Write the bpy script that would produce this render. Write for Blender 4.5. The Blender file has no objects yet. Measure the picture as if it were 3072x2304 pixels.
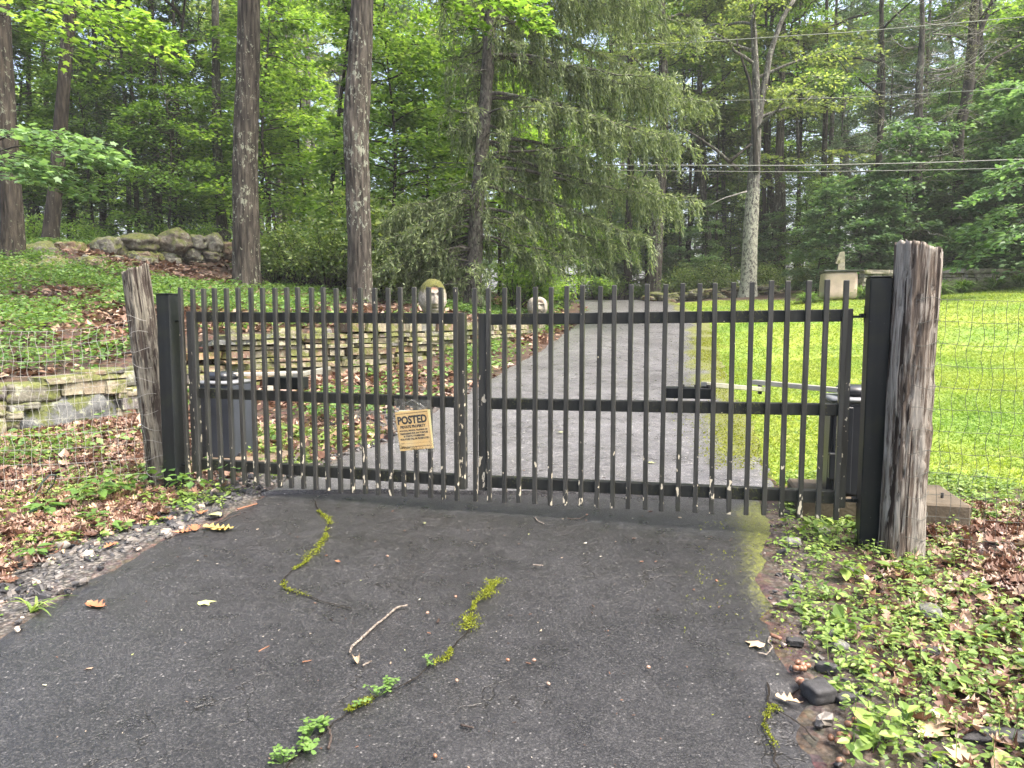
import bpy, math, random
import numpy as np
from mathutils import Vector, Matrix, Euler
R_ = math.radians
rng = np.random.default_rng(7)
random.seed(7)
scene = bpy.context.scene
COL = scene.collection

# ------------------------------------------------------------------ camera, sky, sun, exposure
FPX, CZ = 2130.0, 1.12
PITCH = math.atan(184 / FPX)
cam_d = bpy.data.cameras.new('camera'); cam = bpy.data.objects.new('camera', cam_d); COL.objects.link(cam)
cam_d.sensor_width = 36; cam_d.lens = 36 * FPX / 3072; cam_d.clip_start = .05; cam_d.clip_end = 2000
cam.location = (0, 0, CZ); cam.rotation_euler = (R_(90) - PITCH, 0, 0)
scene.camera = cam
SUN_EL, SUN_AZ = R_(60), R_(118)          # azimuth measured from +Y towards +X
world = bpy.data.worlds.new('World'); scene.world = world; world.use_nodes = True
wn = world.node_tree; wn.nodes.clear()
sky = wn.nodes.new('ShaderNodeTexSky'); sky.sky_type = 'NISHITA'; sky.sun_disc = False
sky.sun_elevation = SUN_EL; sky.sun_rotation = SUN_AZ; sky.air_density = 1.0; sky.dust_density = 8.0; sky.ozone_density = 0.6
bg = wn.nodes.new('ShaderNodeBackground'); bg.inputs[1].default_value = 0.15
wo = wn.nodes.new('ShaderNodeOutputWorld')
wn.links.new(sky.outputs[0], bg.inputs[0]); wn.links.new(bg.outputs[0], wo.inputs[0])
sun_d = bpy.data.lights.new('sun', 'SUN'); sun_d.energy = 1.5; sun_d.angle = R_(18); sun_d.color = (1, .96, .88)
sun = bpy.data.objects.new('sun', sun_d); COL.objects.link(sun)
sdir = Vector((math.sin(SUN_AZ) * math.cos(SUN_EL), math.cos(SUN_AZ) * math.cos(SUN_EL), math.sin(SUN_EL)))
sun.rotation_euler = sdir.to_track_quat('Z', 'Y').to_euler(); sun.location = (10, 10, 30)
scene.view_settings.view_transform = 'Standard'; scene.view_settings.look = 'None'
scene.view_settings.exposure = 2.05; scene.view_settings.gamma = 1
cy = scene.cycles
cy.max_bounces = 5; cy.diffuse_bounces = 3; cy.glossy_bounces = 2; cy.transmission_bounces = 4; cy.transparent_max_bounces = 8
cy.use_light_tree = False; world.cycles.sampling_method = 'MANUAL'; world.cycles.sample_map_resolution = 256; cy.use_adaptive_sampling = True; cy.adaptive_threshold = .03; cy.caustics_reflective = False; cy.caustics_refractive = False; cy.sample_clamp_indirect = 6

# ------------------------------------------------------------------ picture helpers
SP, CP = math.sin(PITCH), math.cos(PITCH)
def at(px, py, Y):
    """world point on the sight line of a photograph pixel at world distance Y"""
    a, b = (px - 1536) / FPX, (1152 - py) / FPX
    d = np.array([a, CP + b * SP, -SP + b * CP])
    return np.array([0, 0, CZ]) + d * (Y / d[1])
def atX(px, Y): return (px - 1536) / FPX * Y

# ------------------------------------------------------------------ noise
def _h(ix, iy, iz, s):
    n = (ix * 374761393 + iy * 668265263 + iz * 2147483647 + s * 144269) & 0xffffffff
    n = ((n ^ (n >> 13)) * 1274126177) & 0xffffffff
    return ((n ^ (n >> 16)) & 0xffff) / 65535.0
def vnoise(P, s=0):
    P = np.asarray(P, float); i = np.floor(P).astype(np.int64); t = P - i; t = t * t * (3 - 2 * t)
    r = 0
    for dx in (0, 1):
        for dy in (0, 1):
            for dz in (0, 1):
                w = (t[..., 0] if dx else 1 - t[..., 0]) * (t[..., 1] if dy else 1 - t[..., 1]) * (t[..., 2] if dz else 1 - t[..., 2])
                r = r + w * _h(i[..., 0] + dx, i[..., 1] + dy, i[..., 2] + dz, s)
    return r * 2 - 1
def fbm(P, o=4, s=0):
    P = np.asarray(P, float); r = 0; a = 1
    for k in range(o): r = r + a * vnoise(P * 2 ** k, s + k); a *= .5
    return r
def ss(a, b, x): t = np.clip((x - a) / (b - a), 0, 1); return t * t * (3 - 2 * t)
def n2(x, y, sc, s=0, o=3):
    x = np.asarray(x, float); y = np.asarray(y, float)
    return fbm(np.stack([x * sc, y * sc, np.zeros_like(x) + .37], -1), o, s)

# ------------------------------------------------------------------ mesh helpers
class MB:
    """collects numpy geometry and links it as ONE mesh object"""
    def __init__(s): s.V = []; s.F = []; s.n = 0; s.M = []
    def add(s, V, F, mi=0):
        V = np.asarray(V, float).reshape(-1, 3); F = np.asarray(F, dtype=np.int64)
        s.V.append(V); s.F.append(F + s.n); s.M.append(np.full(len(F), mi)); s.n += len(V); return s
    def mesh(s, name, mats, smooth=True):
        me = bpy.data.meshes.new(name)
        V = np.concatenate(s.V) if s.V else np.zeros((0, 3))
        ls = [f.ravel() for f in s.F]; cnt = np.concatenate([np.full(len(f), f.shape[1]) for f in s.F])
        L = np.concatenate(ls)
        me.vertices.add(len(V)); me.vertices.foreach_set('co', V.astype(np.float32).ravel())
        me.loops.add(len(L)); me.loops.foreach_set('vertex_index', L.astype(np.int32))
        st = np.concatenate([[0], np.cumsum(cnt)[:-1]])
        me.polygons.add(len(cnt)); me.polygons.foreach_set('loop_start', st.astype(np.int32))
        me.polygons.foreach_set('material_index', np.concatenate(s.M).astype(np.int32))
        me.polygons.foreach_set('use_smooth', np.full(len(cnt), bool(smooth)))
        me.update(calc_edges=True)
        for m in (mats if isinstance(mats, (list, tuple)) else [mats]): me.materials.append(m)
        return me
    def obj(s, name, mats, parent=None, smooth=True):
        return link(name, s.mesh(name, mats, smooth), parent)
    def box(s, c, size, rot=None, mi=0, ch=0.0):
        V, F = box_vf(size, ch)
        if rot is not None: V = V @ np.array(rot).T
        for f in F: s.add(V * 0, np.zeros((0, len(f[0])), int)) if False else None
        s.addmix(V + np.asarray(c), F, mi); return s
    def addmix(s, V, Fs, mi=0):
        n0 = s.n; s.V.append(np.asarray(V, float)); s.n += len(V)
        for F in Fs:
            F = np.asarray(F, np.int64); s.F.append(F + n0); s.M.append(np.full(len(F), mi))
        return s
def link(name, data, parent=None):
    o = bpy.data.objects.new(name, data); COL.objects.link(o)
    if parent is not None: o.parent = parent
    return o
def tag(o, label=None, cat=None, group=None, kind=None):
    if label: o['label'] = label
    if cat: o['category'] = cat
    if group: o['group'] = group
    if kind: o['kind'] = kind
    return o
def thing(name, label, cat, loc=(0, 0, 0), rz=0, group=None):
    o = link(name, None); o.location = [float(v) for v in loc]; o.rotation_euler = (0, 0, rz); o.empty_display_size = .2
    return tag(o, label, cat, group)
def copy_thing(src, loc, rz=0, sc=1.0, label=None, group=None):
    c = src.copy(); COL.objects.link(c); c.location = [float(v) for v in loc]; c.rotation_euler = (0, 0, rz)
    c.scale = (sc, sc, sc) if np.isscalar(sc) else sc
    if label: c['label'] = label
    if group: c['group'] = group
    for ch in list(src.children):
        d = ch.copy(); COL.objects.link(d); d.parent = c
        for g in list(ch.children):
            e = g.copy(); COL.objects.link(e); e.parent = d
    return c
def box_vf(size, ch=0.0):
    sx, sy, sz = [v / 2 for v in size]
    if ch <= 0:
        V = np.array([[x, y, z] for x in (-sx, sx) for y in (-sy, sy) for z in (-sz, sz)])
        F = [np.array([[0, 1, 3, 2], [4, 6, 7, 5], [0, 4, 5, 1], [2, 3, 7, 6], [0, 2, 6, 4], [1, 5, 7, 3]])]
        return V, F
    # chamfered box: 24 vertices
    V = []; idx = {}
    for ax in range(3):
        for sg in (-1, 1):
            for a in (-1, 1):
                for b in (-1, 1):
                    p = [0, 0, 0]; S = [sx, sy, sz]; u, v = [(1, 2), (2, 0), (0, 1)][ax]
                    p[ax] = sg * S[ax]; p[u] = a * (S[u] - ch); p[v] = b * (S[v] - ch)
                    key = [0, 0, 0]; key[ax] = sg; key[u] = a; key[v] = b
                    idx[(ax, tuple(key))] = len(V); V.append(p)
    Q = []; T = []
    V = np.array(V, float)
    for ax in range(3):
        u, v = [(1, 2), (2, 0), (0, 1)][ax]
        for sg in (-1, 1):
            def k(a, b):
                q = [0, 0, 0]; q[ax] = sg; q[u] = a; q[v] = b; return idx[(ax, tuple(q))]
            f = [k(-1, -1), k(1, -1), k(1, 1), k(-1, 1)]; Q.append(f if sg > 0 else f[::-1])
        # edges between faces u and v
        for a in (-1, 1):
            for b in (-1, 1):
                q0 = [0, 0, 0]; q0[u] = a; q0[v] = b
                def kk(face, w):
                    q = list(q0); q[ax] = w; return idx[(face, tuple(q))]
                f = [kk(u, -1), kk(u, 1), kk(v, 1), kk(v, -1)]; Q.append(f if a * b < 0 else f[::-1])
    for a in (-1, 1):
        for b in (-1, 1):
            for c in (-1, 1):
                f = [idx[(i, (a, b, c))] for i in range(3)]; T.append(f if a * b * c > 0 else f[::-1])
    return V, [np.array(Q), np.array(T)]
def tube_vf(P, r, n=6, cap=True):
    P = np.asarray(P, float); m = len(P); r = np.broadcast_to(np.asarray(r, float), (m,))
    T = np.gradient(P, axis=0); T /= np.linalg.norm(T, axis=1, keepdims=True) + 1e-9
    ref = np.array([0, 0, 1.0]) if abs(T[:, 2]).mean() < .8 else np.array([1.0, 0, 0])
    A = np.cross(T, ref); A /= np.linalg.norm(A, axis=1, keepdims=True) + 1e-9; Bn = np.cross(T, A)
    th = np.arange(n) * 2 * np.pi / n
    V = P[:, None] + r[:, None, None] * (np.cos(th)[None, :, None] * A[:, None] + np.sin(th)[None, :, None] * Bn[:, None])
    i = np.arange(m - 1)[:, None] * n; j = np.arange(n)[None]; j2 = (j + 1) % n
    F = np.stack([i + j, i + n + j, i + n + j2, i + j2], -1).reshape(-1, 4)
    V = V.reshape(-1, 3); Fs = [F]
    if cap:
        V = np.vstack([V, P[:1], P[-1:]]); k = m * n
        a = np.arange(n); b = (a + 1) % n
        Fs.append(np.stack([np.full(n, k), a, b], -1)); Fs.append(np.stack([np.full(n, k + 1), (m - 1) * n + b, (m - 1) * n + a], -1))
    return V, Fs
def frames(N, A):
    """orthonormal frames: z along N, y close to A"""
    N = N / (np.linalg.norm(N, axis=1, keepdims=True) + 1e-9)
    X = np.cross(A, N); X /= np.linalg.norm(X, axis=1, keepdims=True) + 1e-9
    Y = np.cross(N, X)
    return np.stack([X, Y, N], -1)           # columns
def stamp(mb, T, Fs, P, Rm, S, mi=0):
    """place template T (k,3) with faces Fs at n points"""
    n, k = len(P), len(T)
    if n == 0: return
    S = np.broadcast_to(np.asarray(S, float).reshape(-1, 1, 1) if np.ndim(S) else np.full((1, 1, 1), S), (n, 1, 1))
    V = np.einsum('nij,kj->nki', Rm, T) * S + P[:, None]
    off = (np.arange(n) * k)[:, None, None]
    mb.addmix(V.reshape(-1, 3), [(np.asarray(F)[None] + off).reshape(-1, np.asarray(F).shape[1]) for F in Fs], mi)
def rdir(n, up=1.0, sp=.4):
    d = rng.normal(0, sp, (n, 3)); d[:, 2] += up; return d
def raz(n, z=0.0, az=None, sp=None):
    a = rng.uniform(0, 2 * np.pi, n) if az is None else az + rng.normal(0, sp, n)
    return np.stack([np.cos(a), np.sin(a), np.full(n, z)], -1)
RHOMB = (np.array([[0, 0, 0], [.3, .45, .05], [0, 1, -.04], [-.3, .45, .05]]), [np.array([[0, 1, 2, 3]])])
NEED = (np.array([[0, 0, 0], [.12, .5, .02], [0, 1, 0], [-.12, .5, .02]]), [np.array([[0, 1, 2, 3]])])
MAPLE = (np.array([[0, 0, 0], [.3, .06, .02], [.26, .3, .03], [.5, .52, -.03], [.2, .58, .03], [0, 1, -.05], [-.2, .58, .03], [-.5, .52, -.03], [-.26, .3, .03], [-.3, .06, .02]]),
         [np.array([[0, 1, 2, 8, 8 + 1][:5]]), np.array([[2, 3, 4], [6, 7, 8]]), np.array([[2, 4, 6, 8]]), np.array([[4, 5, 6]])])
MAPLE[1][0] = np.array([[0, 1, 2], [0, 8, 9]]); MAPLE[1].append(np.array([[0, 2, 8]]))
def ovate(w=.55, fold=.08, bend=.12):
    t = np.array([0, .2, .5, .8, 1.0]); hw = np.array([.02, .8, 1, .55, 0]) * w / 2; V = []
    for a, b in zip(t, hw): V += [[-b, a, fold * b * 4 - bend * a * a], [0, a, -bend * a * a], [b, a, fold * b * 4 - bend * a * a]]
    F = [];
    for i in range(4): F += [[3 * i, 3 * i + 1, 3 * i + 4, 3 * i + 3], [3 * i + 1, 3 * i + 2, 3 * i + 5, 3 * i + 4]]
    return np.array(V), [np.array(F)]
OVATE = ovate()
def oakleaf(curl=.5, bend=.2, seed=0):
    r = np.random.default_rng(seed)
    t = np.array([0, .12, .24, .34, .46, .56, .68, .78, .9, 1.0]); hw = np.array([.015, .03, .2, .1, .32, .13, .3, .12, .14, 0]) * r.uniform(.85, 1.15, 10); V = []
    for a, b in zip(t, hw):
        z = curl * b * b * 3 + bend * (a - .5) ** 2
        V += [[-b, a + b * .25, z + r.normal(0, .02)], [0, a, bend * (a - .5) ** 2 - .02], [b, a + b * .25, z + r.normal(0, .02)]]
    F = []
    for i in range(9): F += [[3 * i, 3 * i + 1, 3 * i + 4, 3 * i + 3], [3 * i + 1, 3 * i + 2, 3 * i + 5, 3 * i + 4]]
    return np.array(V), [np.array(F)]

# ------------------------------------------------------------------ material helpers
class NB:
    def __init__(s, name):
        s.m = bpy.data.materials.new(name); s.m.use_nodes = True; s.nt = s.m.node_tree; s.nt.nodes.clear()
        s.out = s.nt.nodes.new('ShaderNodeOutputMaterial')
    def n(s, t, o=0, props=None, **inp):
        nd = s.nt.nodes.new('ShaderNode' + t)
        for k, v in (props or {}).items(): setattr(nd, k, v)
        for k, v in inp.items():
            key = int(k[1:]) if k[0] == 'i' and k[1:].isdigit() else k.replace('_', ' ')
            s.set(nd.inputs[key], v)
        return nd.outputs[o]
    def set(s, sock, v):
        if isinstance(v, bpy.types.NodeSocket): s.nt.links.new(v, sock)
        elif isinstance(v, tuple) and len(v) == 3 and sock.type == 'RGBA': sock.default_value = (*v, 1)
        else: sock.default_value = v
    def ramp(s, fac, stops, interp='LINEAR'):
        nd = s.nt.nodes.new('ShaderNodeValToRGB'); cr = nd.color_ramp; cr.interpolation = interp
        while len(cr.elements) > 1: cr.elements.remove(cr.elements[-1])
        for i, (p, c) in enumerate(stops):
            e = cr.elements[0] if i == 0 else cr.elements.new(p)
            e.position = p; e.color = (*c, 1) if isinstance(c, tuple) else (c, c, c, 1)
        s.nt.links.new(fac, nd.inputs[0]); return nd.outputs[0]
    def mix(s, f, a, b, blend='MIX'):
        nd = s.nt.nodes.new('ShaderNodeMix'); nd.data_type = 'RGBA'; nd.blend_type = blend
        s.set(nd.inputs[0], f); s.set(nd.inputs[6], a); s.set(nd.inputs[7], b); return nd.outputs[2]
    def math(s, op, a, b=0.0, clamp=False):
        nd = s.nt.nodes.new('ShaderNodeMath'); nd.operation = op; nd.use_clamp = clamp
        s.set(nd.inputs[0], a); s.set(nd.inputs[1], b); return nd.outputs[0]
    def pos(s): return s.n('NewGeometry', 0)
    def objc(s): return s.n('TexCoord', 3)
    def scale(s, v, sc): return s.n('Mapping', Vector=v, Scale=sc)
    def noise(s, v, sc, det=4.0, rough=.55, o=0): return s.n('TexNoise', o, Vector=v, Scale=float(sc), Detail=float(det), Roughness=rough)
    def voro(s, v, sc, o=0, **p): return s.n('TexVoronoi', o, props=p, Vector=v, Scale=float(sc))
    def bump(s, h, st=.5, d=.01, nrm=None):
        kw = dict(Height=h, Strength=st, Distance=d)
        if nrm is not None: kw['Normal'] = nrm
        return s.n('Bump', **kw)
    def attr(s, name): return s.n('Attribute', 2, props={'attribute_name': name})
    def island(s): return s.n('NewGeometry', 8)
    def orand(s): return s.n('ObjectInfo', 5)
    def bsdf(s, col, rough=.6, spec=.4, nrm=None, metal=0.0):
        nd = s.nt.nodes.new('ShaderNodeBsdfPrincipled'); s.set(nd.inputs['Base Color'], col); s.set(nd.inputs['Roughness'], rough)
        s.set(nd.inputs['Specular IOR Level'], spec); s.set(nd.inputs['Metallic'], metal)
        if nrm is not None: s.set(nd.inputs['Normal'], nrm)
        return nd.outputs[0]
    def end(s, sh): s.nt.links.new(sh, s.out.inputs[0]); return s.m
def leaf_mat(name, stops, tr=.4, tcol=None, rough=.5, spec=.35, hue=.3):
    b = NB(name); c = b.ramp(b.island(), stops)
    c = b.mix(hue, c, b.ramp(b.orand(), [(0, (.55, .62, .5)), (.5, (1, 1, 1)), (1, (1.45, 1.35, 1.0))]), 'MULTIPLY')
    t = b.mix(1.0, c, tcol or (2.3, 2.1, .9), 'MULTIPLY')
    sh = b.n('MixShader', i0=tr, i1=b.bsdf(c, rough, spec), i2=b.n('BsdfTranslucent', Color=t))
    return b.end(sh)
def simple(name, col, rough=.6, spec=.4, var=.25, sc=8.0, bump=.2, bd=.004, metal=0.0):
    b = NB(name); p = b.objc(); nz = b.noise(p, sc, 5)
    c = b.mix(1.0, col, b.ramp(nz, [(.3, 1 - var), (.7, 1 + var)]), 'MULTIPLY')
    return b.end(b.bsdf(c, rough, spec, b.bump(b.noise(p, sc * 6, 4), bump, bd), metal))
def bark_mat(name, dark, light, lichen=None, amt=.5, sz=.12, bumpd=.03, vs=18.0):
    b = NB(name); p = b.objc(); q = b.scale(p, (1, 1, sz))
    n1 = b.noise(q, vs, 6, .6); n2_ = b.noise(q, vs * 3, 4, .6); big = b.noise(p, 1.3, 3)
    vd = b.voro(b.scale(p, (1, 1, max(sz, .16))), vs * .75, 0)
    f = b.math('ADD', b.math('MULTIPLY', n1, .55), b.math('MULTIPLY', n2_, .25)); f = b.math('ADD', f, b.math('MULTIPLY', b.math('SUBTRACT', .85, vd), .28))
    c = b.ramp(f, [(.36, dark), (.5, tuple((x + y) / 2 for x, y in zip(dark, light))), (.62, light)])
    c = b.mix(.6, c, b.ramp(big, [(.3, .65), (.7, 1.3)]), 'MULTIPLY')
    if lichen:
        v = b.noise(b.scale(p, (1, 1, .6)), 14, 5, .7); w = b.noise(p, 1.1, 2)
        m = b.ramp(b.math('ADD', v, b.math('MULTIPLY', b.math('SUBTRACT', w, .5), .5)), [(.62 - amt * .3, 0.0), (.66 - amt * .3, 1.0)])
        c = b.mix(m, c, b.mix(n2_, lichen, tuple(x * .6 for x in lichen)))
    return b.end(b.bsdf(c, .85, .2, b.bump(f, .9, bumpd)))

# ------------------------------------------------------------------ the lie of the land
DL = np.array([(-2.6, -4), (-2.2, 1.2), (-1.97, 2.4), (-1.94, 3.31), (-1.88, 3.68), (-1.75, 3.95), (-1.58, 4.5), (-1.45, 4.83), (-1.27, 5.41), (-1.03, 5.68), (-.74, 7.02), (-.49, 7.92), (-.34, 8.5), (-.04, 9.81), (.49, 11.75), (1.54, 16.91), (2.26, 21.64), (2.5, 26), (1.2, 28.5)])
DR = np.array([(.2, -4), (.8, 1.0), (.9, 1.88), (.98, 2.24), (1.03, 2.54), (1.13, 2.97), (1.3, 3.53), (1.5, 4.11), (1.70, 4.53), (2.27, 6.81), (2.63, 8.67), (3.72, 13.12), (4.67, 16.91), (5.4, 21.94), (5.9, 26), (6.4, 28.5)])
def dl(y): return np.interp(y, DL[:, 1], DL[:, 0])
def dr(y): return np.interp(y, DR[:, 1], DR[:, 0])
def H0(y):
    y = np.asarray(y, float)
    return np.where(y < 4.2, .05 * (y - 4.2), np.where(y < 27, .085 * (y - 4.2), 1.938 + .03 * (y - 27)))
WALL = np.array([(-14, 0), (-7.0, 4.2), (-4.35, 6.0), (-3.75, 6.95), (-3.75, 8.1), (-3.05, 8.9), (-2.0, 9.55), (-1.05, 11.6), (-.15, 13.2), (.6, 15.4), (1.35, 18), (1.9, 21), (2.2, 26), (1.0, 34), (-2, 60), (-2, 160)])
ZT = np.array([(-9, .1), (4, .45), (6, .56), (7.0, .64), (7.6, .72), (8.4, .95), (9.5, 1.03), (15.4, 1.15), (17, 1.15)])
def wall_d(x, y):
    """signed distance behind the wall line (positive behind) and y of the nearest point"""
    x = np.asarray(x, float); y = np.asarray(y, float)
    bd = np.full(x.shape, 1e9); by = np.zeros(x.shape); bs = np.ones(x.shape)
    for (ax, ay), (bx, by_) in zip(WALL[:-1], WALL[1:]):
        ux, uy = bx - ax, by_ - ay; l2 = ux * ux + uy * uy
        t = np.clip(((x - ax) * ux + (y - ay) * uy) / l2, 0, 1)
        qx, qy = ax + t * ux, ay + t * uy; d = np.hypot(x - qx, y - qy)
        k = d < bd - 1e-9; sg = np.where(ux * (y - ay) - uy * (x - ax) >= 0, 1, -1)
        bd = np.where(k, d, bd); by = np.where(k, qy, by); bs = np.where(k, sg, bs)
    return bd * bs, by
def H(x, y):
    x = np.asarray(x, float); y = np.asarray(y, float)
    z = H0(y)
    rr = np.clip(x - dr(y), 0, 11); z = z + .078 * rr * ss(5, 16, y)
    d, ny = wall_d(x, y)
    zt = np.maximum(np.interp(ny, ZT[:, 0], ZT[:, 1]), H0(ny))
    dd = np.clip(d, 0, None); zl = zt + .12 * np.minimum(dd, 7) + (.09 + .17 * ss(6.8, 9.5, ny)) * np.clip(dd - 7, 0, 4) + .03 * np.clip(dd - 11, 0, None)
    z = z + (zl - z) * ss(0, .16, d)
    far = ss(34, 60, y); z = z * (1 - far) + far * (3.2 + .012 * (y - 34))
    amp = np.where((x > dl(y) - .3) & (x < dr(y) + .3) & (y < 29), 0, 1) * ss(0, .6, np.maximum(dl(y) - x, x - dr(y)))
    z = z + amp * .03 * n2(x, y, .9, 3) * np.where(y > 4.6, 1, .5)
    return z
def Hf(x, y): return float(H(np.array([x]), np.array([y]))[0])

# ------------------------------------------------------------------ ground materials
def m_ground():
    b = NB('forest_floor'); p = b.pos()
    n1 = b.noise(p, 22, 6, .7); v = b.voro(p, 26, 1); nb = b.noise(p, 1.6, 3)
    c = b.ramp(n1, [(.3, (.022, .016, .013)), (.5, (.06, .040, .030)), (.66, (.13, .085, .062)), (.8, (.22, .16, .12))])
    c = b.mix(.35, c, b.mix(1.0, c, v, 'MULTIPLY'))
    gv = b.voro(p, 55, 1); gd = b.voro(p, 55, 0)
    grav = b.mix(1.0, b.ramp(gv, [(0, (.05, .05, .055)), (.5, (.12, .12, .12)), (1, (.3, .28, .25))]), b.ramp(gd, [(.2, 1.0), (.7, .3)]), 'MULTIPLY')
    c = b.mix(b.math('MULTIPLY', b.attr('gravel'), .9, True), c, grav)
    lawn = b.ramp(b.noise(p, 60, 5, .7), [(.3, (.08, .12, .018)), (.55, (.19, .26, .04)), (.75, (.31, .38, .08))])
    lawn = b.mix(1.0, lawn, b.ramp(b.noise(p, .55, 5, .6), [(.35, (.72, .85, .8)), (.6, (1.08, 1.02, 1.0))]), 'MULTIPLY')
    lawn = b.mix(b.ramp(b.noise(p, 2.4, 4), [(.56, 0.0), (.72, .55)]), lawn, (.12, .09, .04))
    lf = b.math('ADD', b.attr('lawn'), b.math('MULTIPLY', b.math('SUBTRACT', b.noise(p, 5, 4), .5), .7))
    c = b.mix(b.ramp(lf, [(.42, 0.0), (.56, 1.0)]), c, lawn)
    hb = b.math('ADD', n1, b.math('MULTIPLY', gd, b.attr('gravel')))
    return b.end(b.bsdf(c, .8, .25, b.bump(hb, .8, .02)))
def m_asphalt(name, gain):
    b = NB(name); p = b.pos()
    v = b.voro(p, 165, 1); d = b.voro(p, 165, 0); fine = b.noise(p, 500, 2); big = b.noise(p, .9, 4); mid = b.noise(p, 7, 5, .6)
    sep = b.nt.nodes.new('ShaderNodeSeparateColor'); b.nt.links.new(v, sep.inputs[0]); r = sep.outputs[0]
    c = b.ramp(r, [(0, (.030, .030, .032)), (.55, (.048, .047, .048)), (.85, (.075, .073, .072)), (.965, (.095, .092, .09)), (.992, (.15, .145, .14)), (1, (.3, .29, .27))])
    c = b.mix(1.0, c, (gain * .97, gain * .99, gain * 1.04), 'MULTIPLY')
    c = b.mix(1.0, c, b.ramp(d, [(.15, 1.1), (.75, .6)]), 'MULTIPLY')
    hc = b.n('TexVoronoi', 0, props={'feature': 'DISTANCE_TO_EDGE'}, Vector=b.n('VectorMath', 0, props={'operation': 'ADD'}, i0=p, i1=b.n('VectorMath', 0, props={'operation': 'SCALE'}, i0=b.noise(p, 5, 4, o=1), Scale=.35)), Scale=2.6)
    hair = b.math('MULTIPLY', b.ramp(hc, [(.004, 1.0), (.011, 0.0)]), b.ramp(b.noise(p, 1.7, 3), [(.5, 0.0), (.6, .85)]))
    c = b.mix(hair, c, (.008, .007, .006))
    stn = b.ramp(b.noise(p, 3.1, 6, .7), [(.52, 0.0), (.72, .55)]); c = b.mix(stn, c, b.mix(1.0, c, (.62, .60, .55), 'MULTIPLY'))
    c = b.mix(.8, c, b.ramp(big, [(.3, .7), (.7, 1.25)]), 'MULTIPLY')
    c = b.mix(.5, c, b.ramp(mid, [(.3, .7), (.7, 1.25)]), 'MULTIPLY')
    # moss and soil film that grow in from the edges
    gn = b.noise(p, 55, 6, .85); ms = b.attr('moss')
    mf = b.math('ADD', ms, b.math('MULTIPLY', b.math('SUBTRACT', gn, .5), 1.5))
    mf = b.math('MULTIPLY', b.ramp(mf, [(.5, 0.0), (.74, .9)]), b.ramp(ms, [(.0, 0.0), (.15, 1.0)]))
    mc = b.ramp(b.noise(p, 130, 3), [(.35, (.04, .046, .008)), (.6, (.11, .125, .012)), (.75, (.21, .22, .025))])
    c = b.mix(mf, c, mc)
    rough = b.math('ADD', b.ramp(mid, [(.35, .26), (.7, .44)]), b.math('MULTIPLY', mf, .4), True)
    d2 = b.voro(p, 75, 1); sp2 = b.nt.nodes.new('ShaderNodeSeparateColor'); b.nt.links.new(d2, sp2.inputs[0])
    h = b.math('ADD', b.math('MULTIPLY', b.math('SUBTRACT', 1.0, d), .35), b.math('MULTIPLY', fine, .55))
    h = b.math('ADD', h, b.math('ADD', b.math('MULTIPLY', r, .45), b.math('MULTIPLY', sp2.outputs[1], .25)))
    h = b.math('SUBTRACT', h, b.math('MULTIPLY', hair, 1.5))
    h = b.math('ADD', h, b.math('MULTIPLY', mf, .6))
    return b.end(b.bsdf(c, rough, .5, b.bump(h, .6, .0045)))
MAT_GROUND, MAT_ASPHALT, MAT_ASPHALT_SHEEN = m_ground(), m_asphalt('shade_toned_wet_asphalt', .60), m_asphalt('sky_sheen_wet_asphalt', 2.5)  # one asphalt; apron's shade and rear drive's sky reflection set in colour

def graded(a, b, near, far, grow=1.07, focus=0.0):
    """grid stations that are close together near the focus"""
    out = [focus]; st = near
    while out[-1] < b: out.append(out[-1] + st); st = min(st * grow, far) if out[-1] > focus + 6 else st
    neg = [focus]; st = near
    while neg[-1] > a: neg.append(neg[-1] - st); st = min(st * grow, far) if neg[-1] < focus - 6 else st
    return np.array(sorted(set(neg[1:] + out)))
gx = graded(-220, 220, .14, 9); gy = graded(-12, 420, .14, 9, 1.035, 5.0)
X, Y = np.meshgrid(gx, gy); Z = H(X, Y)
on = (X > dl(Y) + .12) & (X < dr(Y) - .12) & (Y < 28.3); Z = np.where(on, Z - .06, Z)
nx, ny = len(gx), len(gy); ii = (np.arange(ny - 1)[:, None] * nx + np.arange(nx - 1)[None]).ravel()
gm = MB().add(np.stack([X, Y, Z], -1).reshape(-1, 3), np.stack([ii, ii + 1, ii + nx + 1, ii + nx], -1))
ground = tag(gm.obj('ground', MAT_GROUND), kind='structure')
def lawn_w(x, y):
    far_edge = np.where(x < 7.5, 25.6, np.interp(x, [7.5, 9, 14, 30], [24.5, 22.3, 20.9, 18.6]))
    a = ss(-.15, .15, x - dr(y)) * ss(4.25, 5.0, y) * (1 - ss(-.4, .5, y - far_edge))
    return a * np.where(y < 28, 1, 0)
def grav_w(x, y):
    e = dl(y) - x; a = ss(-.1, .1, e) * (1 - ss(.45, 1.0, e + .25 * n2(x, y, 1.4, 9))) * (y < 9)
    e2 = x - dr(y); c = ss(-.1, .05, e2) * (1 - ss(.15, .5, e2 + .2 * n2(x, y, 2, 4))) * (y < 4.4) * .6
    return np.clip(a + c * .8, 0, 1)
for nm, fn in (('lawn', lawn_w), ('gravel', grav_w)):
    at_ = ground.data.attributes.new(nm, 'FLOAT', 'POINT'); at_.data.foreach_set('value', fn(X, Y).ravel().astype(np.float32))

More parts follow.
